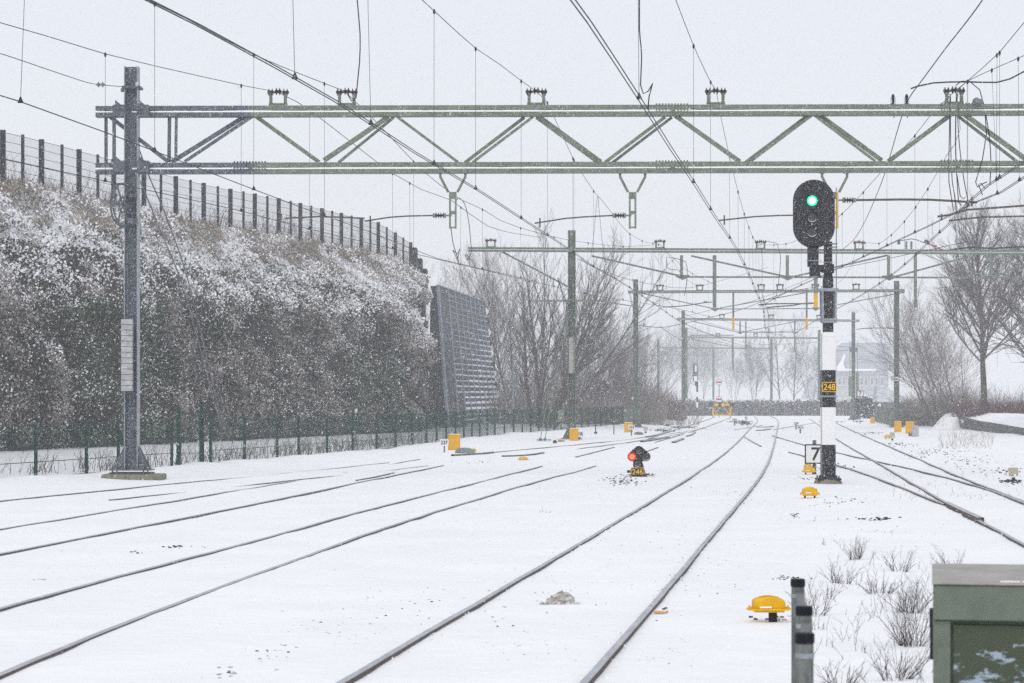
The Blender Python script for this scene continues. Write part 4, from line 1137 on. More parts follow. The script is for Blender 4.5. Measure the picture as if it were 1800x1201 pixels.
b.add([(cx-w2/2,Ys_-w2/2,za),(cx+w2/2,Ys_-w2/2,za),(cx+w2/2,Ys_+w2/2,za),(cx-w2/2,Ys_+w2/2,za),(cx-w3/2,Ys_-w3/2,zb),(cx+w3/2,Ys_-w3/2,zb),(cx+w3/2,Ys_+w3/2,zb),(cx-w3/2,Ys_+w3/2,zb)],[(0,1,5,4),(1,2,6,5),(2,3,7,6),(3,0,4,7),(4,5,6,7)])
za,zb=zb,Q(0,425).z; b.box((cx,Ys_,(za+zb)/2),(w3,w3,zb-za))
mast=b.build('mast',t,bevel=.008)
b=MB().use('black').box((cx,Ys_,.10),(.52,.5,.035)); b.box((cx,Ys_,.14),(.36,.36,.07))
for s in(-1,1):
    for u in(-1,1): b.tube([(cx+s*.21,Ys_+u*.19,.02),(cx+s*.21,Ys_+u*.19,.17)],.018,6)
b.build('base_plate',mast)
b=MB().use('concrete'); b.lathe((cx,Ys_,-.06),[(.31,0),(.30,.10),(.27,.145)],14); b.build('foundation',t)
b=MB().use('galv_light')
b.tube([Q(1443.5,846,-.13),Q(1443.5,588,-.13)],.012,5); b.tube([Q(1469.5,560,-.05),Q(1469.5,330,-.05)],.012,5)
for y in(716-19,640,760): b.box(Q(1456,y,0),(W_+.03,W_+.03,.04) if y==697 else (.02,.02,.02))
b.tube([Q(1441,697,-.2),Q(1470,697,-.2)],.014,5)
b.build('bracket',t)
b=MB().use('galv_light')
for y in(510,562,566): b=MB().use('galv_light'); b.box(Q(1457,y,0),(31/ss if y==510 else 26/ss,W_+.05,.07 if y==510 else .045)); b.build('cage_ring',t)
for s in(-1,1):
    for u in(-.16,.16): b=MB().use('galv_light'); b.bar(Q(1456+s*12,508,u),Q(1456+s*11,566,u),.05,.04); b.build('cage_upright',t)
for y in(435,429): b=MB().use('galv_light'); b.box(Q(1463,y,-.05),(.2,.2,.022)); b.build('step',t)
# head
hx=Q(1427.7,0).x; zt,zb=Q(0,318).z,Q(0,438).z; R_=73/ss/2
pts=[]
for i in range(17): a=math.pi*i/16; pts.append((hx+R_*math.cos(a),zt-R_+R_*math.sin(a)))
for i in range(17): a=math.pi+math.pi*i/16; pts.append((hx+R_*math.cos(a),zb+R_+R_*math.sin(a)))
b=MB().use('black').prism(pts,Ys_-.30,Ys_-.27)
b.box((hx,Ys_-.17,(zt+zb)/2),(.42,.2,1.05)); head=b.build('signal_head',t)
b=MB().use('black'); 
b.box(Q(1427,452,-.2),(18/ss,.2,36/ss)); b.box(Q(1430,478,-.2),(17/ss,.2,17/ss)); 
b.prism([(Q(1436,467).x,Q(0,467).z),(Q(1464,462).x,Q(0,465).z),(Q(1464,481).x,Q(0,481).z),(Q(1450,481).x,Q(0,481).z),(Q(1432,476).x,Q(0,476).z)],Ys_-.2,Ys_-.02)
b.use('galv_light'); b.tube([Q(1413,460,-.32),Q(1441,460,-.32)],.008,5); b.box(Q(1452,462,-.21),(.3,.02,.012)); b.build('head_bracket',t)
def lamp(px,py,r,lit,par,y):
    c=P(px,py,y); b=MB()
    if lit:
        b.use(lit+'_light').lathe((c.x,y-.012,c.z),[(r,-.004),(r*.98,.01)],20,'Y'); b.use(lit+'_core').lathe((c.x,y-.03,c.z),[(r*.66,-.006),(r*.7,.01)],18,'Y')
    else: b.use('lens').lathe((c.x,y-.012,c.z),[(r*.9,-.004),(r,.01)],20,'Y')
    l=b.build('lamp',par)
    b=MB().use('hood'); n=14; A0,A1=(math.radians(10),math.radians(170))
    vs=[]
    for yy,rr in((-.0,1.12),(-.16,1.12),(-.0,1.22),(-.16,1.22)):
        for i in range(n+1):
            a=lerp(A0,A1,i/n); vs.append((c.x+math.cos(a)*r*rr,y+yy,c.z+math.sin(a)*r*rr))
    m=n+1; fs=[]
    for i in range(n):
        fs+=[(i,i+1,m+i+1,m+i),(2*m+i,3*m+i,3*m+i+1,2*m+i+1),(m+i,m+i+1,3*m+i+1,3*m+i),(i,2*m+i,2*m+i+1,i+1)]
    b.add(vs,fs); b.build('hood',par)
    if not lit:
        b=MB().use('grey_hood'); pts=[(c.x+math.cos(a)*r*.98,y-.03,c.z+math.sin(a)*r*.98) for a in [math.radians(200+140*i/12) for i in range(13)]]
        b.tube(pts,[.003+.009*math.sin(math.pi*i/12) for i in range(13)],5); b.build('snow_rim',par)
yh=Ys_-.31
lamp(1427.5,353,.112,'green',head,yh); lamp(1427.5,382,.10,None,head,yh); lamp(1427.5,408,.10,None,head,yh)
# number plate 248
q=Q(1456,680.5,-W_/2-.03)
b=MB().use('yellow').prism(rnd_rect(q.x,q.z,25.5/ss,17.5/ss,.03),q.y,q.y+.012); b.use('black').prism(rnd_rect(q.x,q.z,22.5/ss,14.5/ss,.02),q.y-.006,q.y-.001)
pl=b.build('number_plate',t); text('248',(q.x,q.y-.008,q.z),20.5/ss,11/ss,'yglyph',pl)

# ------------------------------------------------------------------ dwarf signal 246
Yd=56.3; sd_=F/Yd
def D(px,py,dy=0.): return P(px,py,Yd)+Vector((0,dy,0))
c=D(1123,837); t=thing('dwarf_signal',(c.x,Yd,0),'low black three-lamp signal with red lit, plate 246 half sunk in the snow','signal')
def hull_round(cs,r,n=10):
    pts=[]
    k=len(cs)
    for i,(x,z) in enumerate(cs):
        a0=math.atan2(cs[i][1]-cs[i-1][1],cs[i][0]-cs[i-1][0])-math.pi/2
        a1=math.atan2(cs[(i+1)%k][1]-cs[i][1],cs[(i+1)%k][0]-cs[i][0])-math.pi/2
        while a1<a0: a1+=2*math.pi
        for j in range(n+1):
            a=lerp(a0,a1,j/n); pts.append((x+r*math.cos(a),z+r*math.sin(a)))
    return pts
cs=[(D(1111,0).x,D(0,803).z),(D(1135.5,0).x,D(0,803).z),(D(1123,0).x,D(0,792).z)]
b=MB().use('black').prism(hull_round(cs,8/sd_),Yd-.05,Yd+.04); b.box(D(1123,800,.09),(.3,.14,.26)); hd=b.build('signal_head',t,bevel=.006)
b=MB().use('black'); b.prism([(D(1113,0).x,D(0,809).z),(D(1128,0).x,D(0,809).z),(D(1131,0).x,D(0,818).z),(D(1136,0).x,D(0,838).z),(D(1117,0).x,D(0,838).z),(D(1113,0).x,D(0,818).z)],Yd-.03,Yd+.08)
b.box(D(1106,829,0),(.1,.08,.06)); b.box(D(1123,836),(.36,.3,.05)); st=b.build('stand',t)
lamp(1111,803,.088,'red',hd,Yd-.06); lamp(1123,792.5,.07,None,hd,Yd-.06); lamp(1135,803,.085,None,hd,Yd-.06); lamp(1121,814.5,.075,None,st,Yd-.05)
q=D(1120.3,829.5,-.09)
b=MB().use('yellow').prism(rnd_rect(q.x,q.z,23.5/sd_,15.5/sd_,.02),q.y,q.y+.012); b.use('black').prism(rnd_rect(q.x,q.z,21/sd_,13/sd_,.015),q.y-.006,q.y-.001)
pl=b.build('number_plate',t); text('246',(q.x,q.y-.008,q.z),19/sd_,10/sd_,'yglyph',pl)

# ------------------------------------------------------------------ boards
def board(label,px,y0,y1,w,base,txt,post_top=None,post_w=.06,tw=.4,th=.75,frame=True,name='number_board',dx=0,tdx=0,cat='sign',Yov=None):
    Y=Yov or G(px,base).y; s=F/Y; cxx=P(px,0,Y).x; z1,z0=P(0,y0,Y).z,P(0,y1,Y).z; Wd=w/s; H=z1-z0
    t=thing(name,(cxx,Y,0),label,cat)
    zt=P(0,post_top,Y).z if post_top else z0+.02
    b=MB().use('galv').box((cxx+dx/s,Y+.05,(zt)/2-.05),(post_w,post_w*.7,zt+.1)); b.build('post',t)
    b=MB()
    if frame:
        b.use('glyph').prism(rnd_rect(cxx,(z0+z1)/2,Wd,H,.01*min(1,s/70)+.005),Y-.02,Y); fr=2.2/s if w>20 else 1./s
        b.use('plate').prism(rnd_rect(cxx,(z0+z1)/2,Wd-2*fr,H-2*fr,.005),Y-.026,Y-.0205)
    else: b.use('plate').prism(rnd_rect(cxx,(z0+z1)/2,Wd,H,.03),Y-.02,Y)
    bo=b.build('plate',t)
    if txt: text(txt,(cxx+tdx/s,Y-.028,(z0+z1)/2),Wd*tw,H*th,'glyph',bo)
    return t
board('square white board with black 7 partly hidden behind the tall mast',1432,781,815.5,35,834,'7',post_top=774,post_w=.085,tw=.46,th=.68,tdx=2)
board('small far white board with black 7 on a thin post beside the two-armed portal post',1512,686.5,697.5,11.5,745,'7',post_w=.06,tw=.4,th=.7)
board('white plate 237 on a short stake in front of the leftmost yellow cabinet',781,772,784,15,795.5,'237',post_w=.045,tw=.76,th=.55,frame=False,dx=0)
board('white plate 233B overlapping the yellow cabinet at the second portal post',1018,757.5,768,15,774,'233B',post_w=.05,tw=.85,th=.55,frame=False)
board('white plate 235 beside the yellow cabinet near the third portal post',1110,747,755,11.5,766,'235',post_w=.06,tw=.8,th=.6,frame=False)
board('tiny plate 241A on a T-shaped stake between the main track and the mast',1407,748.5,754,11,762,'241A',post_w=.08,tw=.92,th=.8,frame=False)
board('tiny plate 239 on a stake left of plate 241A',1399.5,742,747,9.5,755,'239',post_w=.08,tw=.8,th=.8,frame=False)
board('faint tiny plate 229A beside the main track, right of the buffer stop',1291.5,735.5,739.5,9,748,'229A',post_w=.09,tw=.9,th=.7,frame=False)
t=thing('stop_sign',GB(1264,228),'two white squares with red bands on one thin pole behind the buffer stop','sign')
Yb=228.; 
MB().use('galv').box(P(1264,705,Yb+.1),(.07,.05,P(0,667,Yb).z-P(0,740,Yb).z)).build('pole',t)
for y0,y1 in((667,677),(697,707)):
    b=MB(); q=P(1264,(y0+y1)/2,Yb); w=10/F*Yb
    b.use('glyph').box(q,(w,.03,w)); b.use('plate').box(q+Vector((0,-.025,0)),(w*.9,.01,w*.9))
    pl=b.build('plate',t)
    b=MB().use('red'); b.box(q+Vector((0,-.035,0)),(w*.86,.006,w*.26)); b.build('red_band',pl)

# ------------------------------------------------------------------ yellow boxes
def cabinet(label,px,y0,y1,w,side=None,lid=True,notch=False):
    Y=G(px,y1).y; s=F/Y; q=P(px,y1,Y); H=(y1-y0)/s; Wd=w/s
    t=thing('trackside_cabinet',(q.x,Y,q.z),label,'cabinet','yellow trackside cabinets')
    ang=math.radians(side or 0); R=Matrix.Rotation(ang,3,'Z')
    D_=.32
    Wf=Wd if not side else (Wd-abs(math.sin(ang))*D_)/math.cos(ang)
    b=MB().use('yellow').box(Vector((q.x,Y+.16,H*.48)),(Wf*.96,D_,H*.94),R); bd=b.build('body',t,bevel=.012)
    b=MB().use('yellow').box(Vector((q.x,Y+.16,H*.975)),(Wf*1.04,D_*1.1,H*.06),R); b.use('snow_clean').box(Vector((q.x,Y+.16,H*1.015)),(Wf*.9,D_*.9,.02),R); b.build('lid',t)
    b=MB().use('orange').box(Vector((q.x,Y+.16,H*.5))+R@Vector((0,-.165,0)),(Wf*.8,.012,H*.74),R); b.box(Vector((q.x,Y+.16,H*.5))+R@Vector((Wf*.3,-.175,0)),(.03,.02,.1),R); b.build('door',bd)
    return t
cabinet('leftmost yellow cabinet, turned so its lit side shows, behind plate 237',798,764,792,23,side=14)
cabinet('yellow cabinet at the foot of the second portal post, behind plate 233B',1009,753.5,775,16)
cabinet('yellow cabinet left of the short grey-green fence, behind plate 235',1105,743,760,15)
cabinet('smallest yellow cabinet, far away right of the mast',1534.5,734,745,7.5)
cabinet('yellow cabinet directly in front of the post with plate 26',1579,741,760,12)
cabinet('yellow cabinet with a grey box leaning on it, rightmost of the yellow cabinets',1600,742,763,14)
q=G(1608.5,767); t=thing('grey_box',(q.x,q.y,0),'rounded light grey box standing before the rightmost yellow cabinet','box'); s=F/q.y
b=MB().use('weight').prism(rnd_rect(q.x,9/s,11.5/s,20/s,.08),q.y-.15,q.y+.15); b.build('body',t,bevel=.02); MB().use('galv').box((q.x-8/s,q.y+.1,3/s),(5/s,.2,6/s)).build('foot',t)

def balise(label,px,y0,y1,w,base,posts=2,stripe=True,tilt=0.,group='yellow junction boxes'):
    """low domed junction box with end flanges on short posts"""
    Y=G(px,base).y; s=F/Y; c=P(px,0,Y); z1=P(0,y0,Y).z; z0=P(0,y1,Y).z; Wd=w/s; H=z1-z0
    t=thing('junction_box',(c.x,Y,0),label,'junction box',group)
    b=MB().use('yellow'); n=10; prof_=[(c.x-Wd*.38,z0+H*.25)]
    for i in range(n+1):
        u=i/n; prof_.append((c.x+Wd*lerp(-.37,.37,u), z0+H*(.62+.38*math.sin(math.pi*(.12+.76*u)))))
    prof_.append((c.x+Wd*.38,z0+H*.25))
    b.prism(prof_,Y-Wd*.28,Y+Wd*.28); bd=b.build('cover',t,bevel=min(.012,H*.15))
    b=MB().use('yellow'); b.box((c.x,Y,z0+H*.22),(Wd*.90,Wd*.66,H*.12)); 
    for sg in(-1,1):
        b.box((c.x+sg*Wd*.46,Y,z0+H*.2),(Wd*.12,Wd*.16,H*.12)); b.tube([(c.x+sg*Wd*.46,Y,z0+H*.1),(c.x+sg*Wd*.46,Y,z0+H*.42)],H*.05,6)
        b.box((c.x+sg*Wd*.43,Y-Wd*.2,z0+H*.34),(Wd*.1,Wd*.05,H*.08))
    b.box((c.x,Y,z0+H*.10),(Wd*.7,Wd*.55,H*.14)); b.build('flange',t)
    b=MB().use('cap')
    for k in range(posts):
        dx=(k-(posts-1)/2)*Wd*.5+(Wd*.10 if posts==1 else 0)
        b.box((c.x+dx,Y,(z0)/2-.03),(Wd*(.19 if posts==1 else .08),Wd*.14,z0+.07+H*.05))
    b.build('post',t)
    if w>60:
        for k in range(13):
            u=.2+.6*k/12; MB().use('orange').box((c.x+Wd*lerp(-.37,.37,u),Y,z0+H*(.625+.38*math.sin(math.pi*(.12+.76*u)))),(.009,Wd*.36,.006)).build('rib',bd)
    b=MB().use('snow_clean').box((c.x-Wd*.1,Y-Wd*.29,z0+H*.36),(Wd*.28,.02,H*.1)); b.build('snow_patch',bd)
    return t
balise('largest yellow junction box on one black post, in the foreground left of the steel posts',1351,1048,1076,74,1096,posts=1)
balise('yellow junction box lying just in front of the tall mast',1423.5,856,872,34,876)
balise('yellow junction box under the large number seven board, nearer of the two there',1422.5,820.5,831,25,834)
balise('upper yellow junction box peeking over another below the number seven board',1420,812.5,823,15,828)
balise('yellow junction box lid half sunk in snow left of the dwarf signal',920,803,808.5,21,809)
balise('small yellow junction box with a looped cable, in front of the right cabinets',1560.5,764,770,13,773)
balise('yellow box end sticking out right of the grey point machine',833,788.5,794,10,796)
# grey point machine
q=G(817,797); s=F/q.y; t=thing('point_machine',(q.x,q.y,0),'rounded grey point machine cover beside plate 237','point machine')
pr=[(q.x+(x-817)/s,(797-y)/s) for x,y in((800,797),(801,791),(806,788),(816,787),(826,788),(833,791),(835,797))]
MB().use('insul_end').prism(pr,q.y-.2,q.y+.25).build('cover',t,bevel=.02); MB().use('weight').box((q.x-5/s,q.y-.22,4/s),(2/s,.03,6/s)).build('handle',t)
q=G(1140,753+10); 
for lab,x,y0,y1,w in(('beige lineside box on a dark stub, far right edge of the yard',1781.5,822,845,15),('small beige box on a stub beside the small yellow junction box at the right',1568.5,760,775,8),('small beige box on a stub right of plate 235',1135,750,761.5,7.5),('tiny grey box on a stub right of the buffer stop',1311.5,732,740,4.5)):
    Y=G(x,y1).y; s=F/Y; c=P(x,y1,Y); H=(y1-y0)/s
    t=thing('lineside_box',(c.x,Y,0),lab,'box','beige lineside boxes')
    b=MB().use('beige').box((c.x,Y,H*.66),(w/s,.7*w/s,H*.66)); b.build('body',t,bevel=.012); 
    b=MB().use('stone').lathe((c.x,Y,-.05),[(w/s*.4,0),(w/s*.22,H*.2),(w/s*.2,H*.42)],8); b.build('stub',t)
    MB().use('snow_clean').box((c.x+w/s*.1,Y-.36*w/s,H*.42),(w/s*.25,.02,H*.14)).build('snow_patch',t)
# white dome and other small track items
for lab,x,y0,y1,w,mk in(('white domed cover in front of the red-brown thicket',1173,737,749,13,'weight'),('grey snowy curved cover right of plate 235',1123,759,764,17,'insul_end'),('low grey box and orange lid in the snow left of cabinet 233B',975.5,773.5,779,7,'stone')):
    Y=G(x,y1).y; s=F/Y; c=P(x,y1,Y); H=(y1-y0)/s
    t=thing('track_cover',(c.x,Y,0),lab,'cover')
    b=MB().use(mk); pr=[(c.x-w/s/2,0)]+[(c.x-w/s/2*math.cos(math.pi*i/8),H*math.sin(math.pi*i/8)**.8) for i in range(1,8)]+[(c.x+w/s/2,0)]
    b.prism(pr,Y-.2,Y+.2); b.build('shell',t); MB().use('stone').box((c.x,Y-.22,H*.12),(w/s*.5,.05,H*.2)).build('foot',t)
q=G(986.5,777); s=F/q.y; t=thing('orange_board',(q.x,q.y,0),'orange-topped low trough beside the guy wires of the second portal','board')
MB().use('orange_dirty').box((q.x,q.y,4.3/s),(14/s,.4,2/s)).build('board',t); MB().use('weight').box((q.x,q.y+.02,1.6/s),(12/s,.35,3.4/s)).build('base',t)
q=G(952,776); t=thing('guy_anchor',(q.x,q.y,0),'pair of pale green guy wires on a flat anchor left of the second portal post','guy wire')
b=MB().use('green')
for x0,x1 in((950,964),(958,972)):
    b.tube([P(x0,773,q.y),P(x1,690,Y2*.97),P(x1+27,560,Y2)],.016,5); b.tube([P(x0,775,q.y),P(x0,770,q.y)],.06,7)
b.build('guy_wire',t); MB().use('galv').box((q.x+.1,q.y,.06),(.62,.3,.04)).build('anchor',t)
for i,(x,y0,y1) in enumerate([(1047,742,763),(1079,742,764)]):
    Y=G(x,y1).y; c=P(x,y1,Y); t=thing('marker_stake',(c.x,Y,0),['thin dark stake in the snow, left one of two before the green fence','dark stake with a small orange tip, right one of two before the green fence'][i],'stake')
    MB().use('black').box((c.x,Y,P(0,y0,Y).z/2),(.05,.05,P(0,y0,Y).z)).build('stake',t)
    MB().use('stone' if i==0 else 'orange').box((c.x,Y,.06 if i==0 else P(0,y0,Y).z+.03),(.16,.12,.1)if i==0 else(.07,.06,.07)).build('tip',t)

# ------------------------------------------------------------------ buffer stop
Yq=226.; s=F/Yq; q=P(1269.5,733,Yq)
t=thing('buffer_stop',(q.x,Yq,0),'yellow buffer stop with black rubber pads at the end of a siding','buffer stop')
b=MB().use('yellow')
for x in(1253.5,1284): a=P(x,722,Yq); b.box((a.x,Yq,a.z/2+.1),(.15,.2,P(0,709,Yq).z))
b.bar(P(1253,730,Yq+.05),P(1284,730,Yq+.05),.09); b.bar(P(1256,729,Yq+.03),P(1266,715,Yq+.03),.07); b.bar(P(1282,729,Yq+.03),P(1272,715,Yq+.03),.07); b.build('frame',t)
b=MB().use('yellow').box(P(1269.5,711.5,Yq-.15),(34/s,.2,.2)); be=b.build('beam',t)
for x in(1250.5,1267,1286.5): MB().use('stone').box(P(x,711.5,Yq-.27),(7.5/s,.12,.33)).build('rubber_pad',be)
b=MB().use('orange').lathe(P(1270.5,712,Yq-.38),[(.15,-.05),(.17,.05)],12,'Y'); b.build('lamp_disc',be)

# ------------------------------------------------------------------ far signal, lamp post, pole
Yf=245.; s=F/Yf; q=P(1223,730,Yf); t=thing('main_signal',(q.x,Yf,0),'far signal with oval grey head on a thin mast left of the buffer stop','signal')
b=MB()
for mk,ya,yb in(('black',735,717),('white',717,707),('black',707,698),('white',698,689),('black',689,672)): b.use(mk).box(((q.x+2.5/s),Yf,(P(0,ya,Yf).z+P(0,yb,Yf).z)/2),(3/s,.2,(ya-yb)/s))
b.build('mast',t)
hxx=P(1222,0,Yf).x; zt,zb=P(0,639,Yf).z,P(0,672,Yf).z; R_=4.4/s
pts=[(hxx+R_*math.cos(math.pi*i/10),zt-R_+R_*math.sin(math.pi*i/10)) for i in range(11)]+[(hxx+R_*math.cos(math.pi+math.pi*i/10),zb+R_+R_*math.sin(math.pi+math.pi*i/10)) for i in range(11)]
b=MB().use('galv').prism(pts,Yf-.2,Yf-.1); b.box(P(1224,675,Yf),(.3,.2,.4)); hd=b.build('signal_head',t)
MB().use('plate').box(P(1223,648,Yf-.25),(3.2/s,.1,11/s)).build('backplate',hd); MB().use('plate').box(P(1222.5,666,Yf-.25),(5.5/s,.1,9/s)).build('backplate',hd)
def lamp_post(label,px,y0,Y,hdx):
    a=P(px,y0,Y); t=thing('street_lamp',(a.x,Y,0),label,'street lamp'); b=MB().use('galv_light'); s=F/Y
    b.tube([(a.x-1/s,Y,0),(a.x,Y,a.z-.6),(a.x+.05,Y,a.z-.25),(a.x+.3,Y,a.z-.05)],[.1,.07,.06,.05],8); b.build('pole',t)
    MB().use('weight').box((a.x+.42,Y,a.z-.03),(.5,.25,.16),Matrix.Rotation(-.15,3,'Y')).build('lamp_head',t,bevel=.05)
lamp_post('pale street lamp standing right of the noise barrier',902,617,150,0)
q=P(1064.5,640,190); t=thing('flag_pole',(q.x,190,0),'white pole with a limp snowy flag among the scrub between the second and third posts','pole')
MB().use('weight').tube([(q.x,190,0),(q.x,190,P(0,642,190).z)],.07,6).build('pole',t)
b=MB().use('snow_clean').prism([(q.x-.12,P(0,645,190).z),(q.x+.1,P(0,643,190).z),(q.x+.22,P(0,658,190).z),(q.x+.14,P(0,676,190).z),(q.x-.12,P(0,665,190).z)],189.85,190.05); b.build('flag',t)
q=P(1101,714,180); t=thing('street_lamp',(q.x,180,0),'low white rectangular sign on a thin post at the left end of the grey-green fence','sign')
MB().use('galv').tube([(q.x,180,0),(q.x,180,q.z)],.03,5).build('pole',t); MB().use('weight').box(q+Vector((0,0,.02)),(.52,.1,.30)).build('lamp_head',t)
t.name='post_plate'

# ------------------------------------------------------------------ low retaining wall at the right
wp=[(1683,731,757,146),(1694,733,756,142),(1706,736,755,138),(1722,740,754,134),(1756,745,757,127),(1790,751,760,121),(1850,760,770,112),(1950,775,790,100)]
b=MB().use('wallstone'); bs=MB().use('snow_clean')
tops=[P(x,y0,Y) for x,y0,y1,Y in wp]
for p,q in zip(tops,tops[1:]):
    vs=[(p.x,p.y,-.2),(q.x,q.y,-.2),(q.x,q.y,q.z),(p.x,p.y,p.z),(p.x+.3,p.y+.6,-.2),(q.x+.3,q.y+.6,-.2),(q.x+.3,q.y+.6,q.z),(p.x+.3,p.y+.6,p.z)]
    b.add(vs,[(0,1,2,3),(3,2,6,7),(5,4,7,6)])
    n=4
    for k in range(n):
        a=p.lerp(q,k/n); c=p.lerp(q,(k+1)/n); h=.10+.05*nz(a.x*2,3.); h2=.10+.05*nz(c.x*2,3.)
        vs=[a+Vector((-.02,-.04,.004)),c+Vector((-.02,-.04,.004)),c+Vector((.05,.02,h2)),a+Vector((.05,.02,h)),a+Vector((1.2,3,h+.35)),c+Vector((1.2,3,h2+.35)),c+Vector((4,12,h2+.4)),a+Vector((4,12,h+.4))]
        bs.add(vs,[(0,1,2,3),(3,2,5,4),(4,5,6,7)])
t=thing('retaining_wall',(tops[0].x,tops[0].y,0),'low grey concrete retaining wall with a snow-covered bank on top, right edge','wall')
b.build('wall',t); bs.build('snow_bank',t)
# snowy heap at its left end
b=MB().use('snow_clean'); n=14; c=P(1672,752,146); 
V=[];k=12
for i in range(k+1):
    for j in range(n):
        a=2*math.pi*j/n; r=(1-i/k)*1.25*(1+.2*nz(a,2.)); V.append((c.x+r*math.cos(a),c.y+r*math.sin(a)*1.5,-.1+1.05*math.sin(math.pi/2*i/k)+.08*nz(a*2,i*.5)))
b.v=V; b.f=[(i*n+j,i*n+(j+1)%n,(i+1)*n+(j+1)%n,(i+1)*n+j) for i in range(k) for j in range(n)]; b.m=[0]*len(b.f)
for i in range(90):
    a=random.random()*6.28; r=random.random()*1.7; p=(c.x+r*math.cos(a),c.y-abs(r*math.sin(a)),.9-.5*r)
    b.use('twig'); stem(b,p,random.uniform(.2,.5),(random.gauss(0,.3),0),3,.008,2,.4,0)
tag(b.build('snow_heap',smooth=True),'snow heap with weeds at the left end of the low retaining wall','snow heap')
b=MB().use('twig')
for i in range(260):
    q=G(random.uniform(1650,1745),random.uniform(762,790)); stem(b,(q.x,q.y,0),random.uniform(.08,.35),(random.gauss(0,.4),0),3,.006,2,.5,1)
for i in range(160):
    q=G(random.uniform(1560,1800),random.uniform(790,880)); stem(b,(q.x,q.y,0),random.uniform(.03,.12),(random.gauss(0,.5),0),3,.005,2,.4,0)
tag_stuff(b.build('weeds'),'sparse weeds poking through the snow field at the right','weeds')
# low long hazy roof shape behind brambles
# ------------------------------------------------------------------ house far behind the mast
Yh=640.
def Hp(px,py,dy=0.): p=P(px,py,Yh); p.y+=dy; return p
t=thing('brick_house',(Hp(1520,700).x,Yh,0),'large hipped-roof house fading into the snowfall behind the mast','house')
b=MB().use('brick'); a=Hp(1455,660); c=Hp(1562,660); b.box(((a.x+c.x)/2,Yh+7,5.2),(c.x-a.x,13,10.6)); wall=b.build('wall',t)
zt=Hp(0,602).z; ze=Hp(0,651).z
xs4=[Hp(1446,0).x,Hp(1572,0).x,Hp(1482,0).x,Hp(1560,0).x]
b=MB().use('roof'); zm=Hp(0,612).z
b.add([(xs4[0],Yh-1,ze),(xs4[1],Yh-1,ze),(xs4[1],Yh+15,ze),(xs4[0],Yh+15,ze),(Hp(1478,0).x,Yh+3,zm),(Hp(1568,0).x,Yh+3,zm),(Hp(1568,0).x,Yh+11,zm),(Hp(1478,0).x,Yh+11,zm),
 (Hp(1487,0).x,Yh+4.5,zt),(Hp(1560,0).x,Yh+4.5,zt),(Hp(1560,0).x,Yh+9,zt),(Hp(1487,0).x,Yh+9,zt)],
 [(0,1,5,4),(1,2,6,5),(2,3,7,6),(3,0,4,7),(4,5,9,8),(5,6,10,9),(6,7,11,10),(7,4,8,11),(8,9,10,11)]); roof=b.build('roof',t)
b=MB().use('snow_clean'); b.prism([(Hp(1470,0).x,ze-.2),(Hp(1538,0).x,ze-.2),(Hp(1538,0).x,ze+.35),(Hp(1484,0).x,ze+.4),(Hp(1481,0).x,Hp(0,640).z),(Hp(1485,0).x,Hp(0,624).z),(Hp(1482,0).x,Hp(0,623).z),(Hp(1477,0).x,Hp(0,635).z),(Hp(1469,0).x,Hp(0,646).z)],Yh-1.6,Yh-1.2); b.build('snow_drift',roof)
for x in(1476,1484,1492,1515,1523,1533,1541,1551):
    w=MB().use('plate').box(Hp(x,670,.35),(.9,.1,2.4)).build('window',wall); MB().use('glass').box(Hp(x,670,.28),(.66,.04,2.0)).build('pane',w)
# lower snowy pyramid roofs in front
for lab,x0,xm0,xm1,x1,ye,yt,Yr in(('snow-covered low hipped roof on dark walls, right of the far number seven board',1518,1538,1556,1606,707,677,330.),('snow-covered pitched roof left of the far number seven board',1470,1490,1494,1526,703,681,380.),('pale pointed snowy roof just left of the mast',1415,1428,1430,1446,702,660,520.)):
    f_=lambda x,y: P(x,y,Yr)
    t=thing('shed',(f_(x0,700).x,Yr,0),lab,'building')
    b=MB().use('slate_end'); a=f_(x0+6,ye); c=f_(x1-6,ye); b.box(((a.x+c.x)/2,Yr+4,a.z/2-.3),(c.x-a.x,7,a.z+.6)); b.build('wall',t)
    b=MB().use('roof_snowy'); p=[f_(x0,ye),f_(x1,ye),f_(xm1,yt),f_(xm0,yt)]
    b.add([p[0]+Vector((0,0,0)),p[1],p[1]+Vector((0,8,0)),p[0]+Vector((0,8,0)),p[3]+Vector((0,3,0)),p[2]+Vector((0,3,0)),p[2]+Vector((0,5,0)),p[3]+Vector((0,5,0))],[(0,1,5,4),(1,2,6,5),(2,3,7,6),(3,0,4,7),(4,5,6,7)]); rf=b.build('roof',t)
    b=MB().use('roof')
    if Yr==330.:
        b.bar(f_(1537,703)+Vector((0,-.02,.25)),f_(1544,680)+Vector((0,2.5,.05)),.25,.3)
        b.build('roof_strip',rf)
        b=MB().use('snow_clean'); 
        for x in(1530,1536,1546): b.box(f_(x,713)+Vector((0,.4,0)),(.5,.1,.6))
        b.build('window',t)

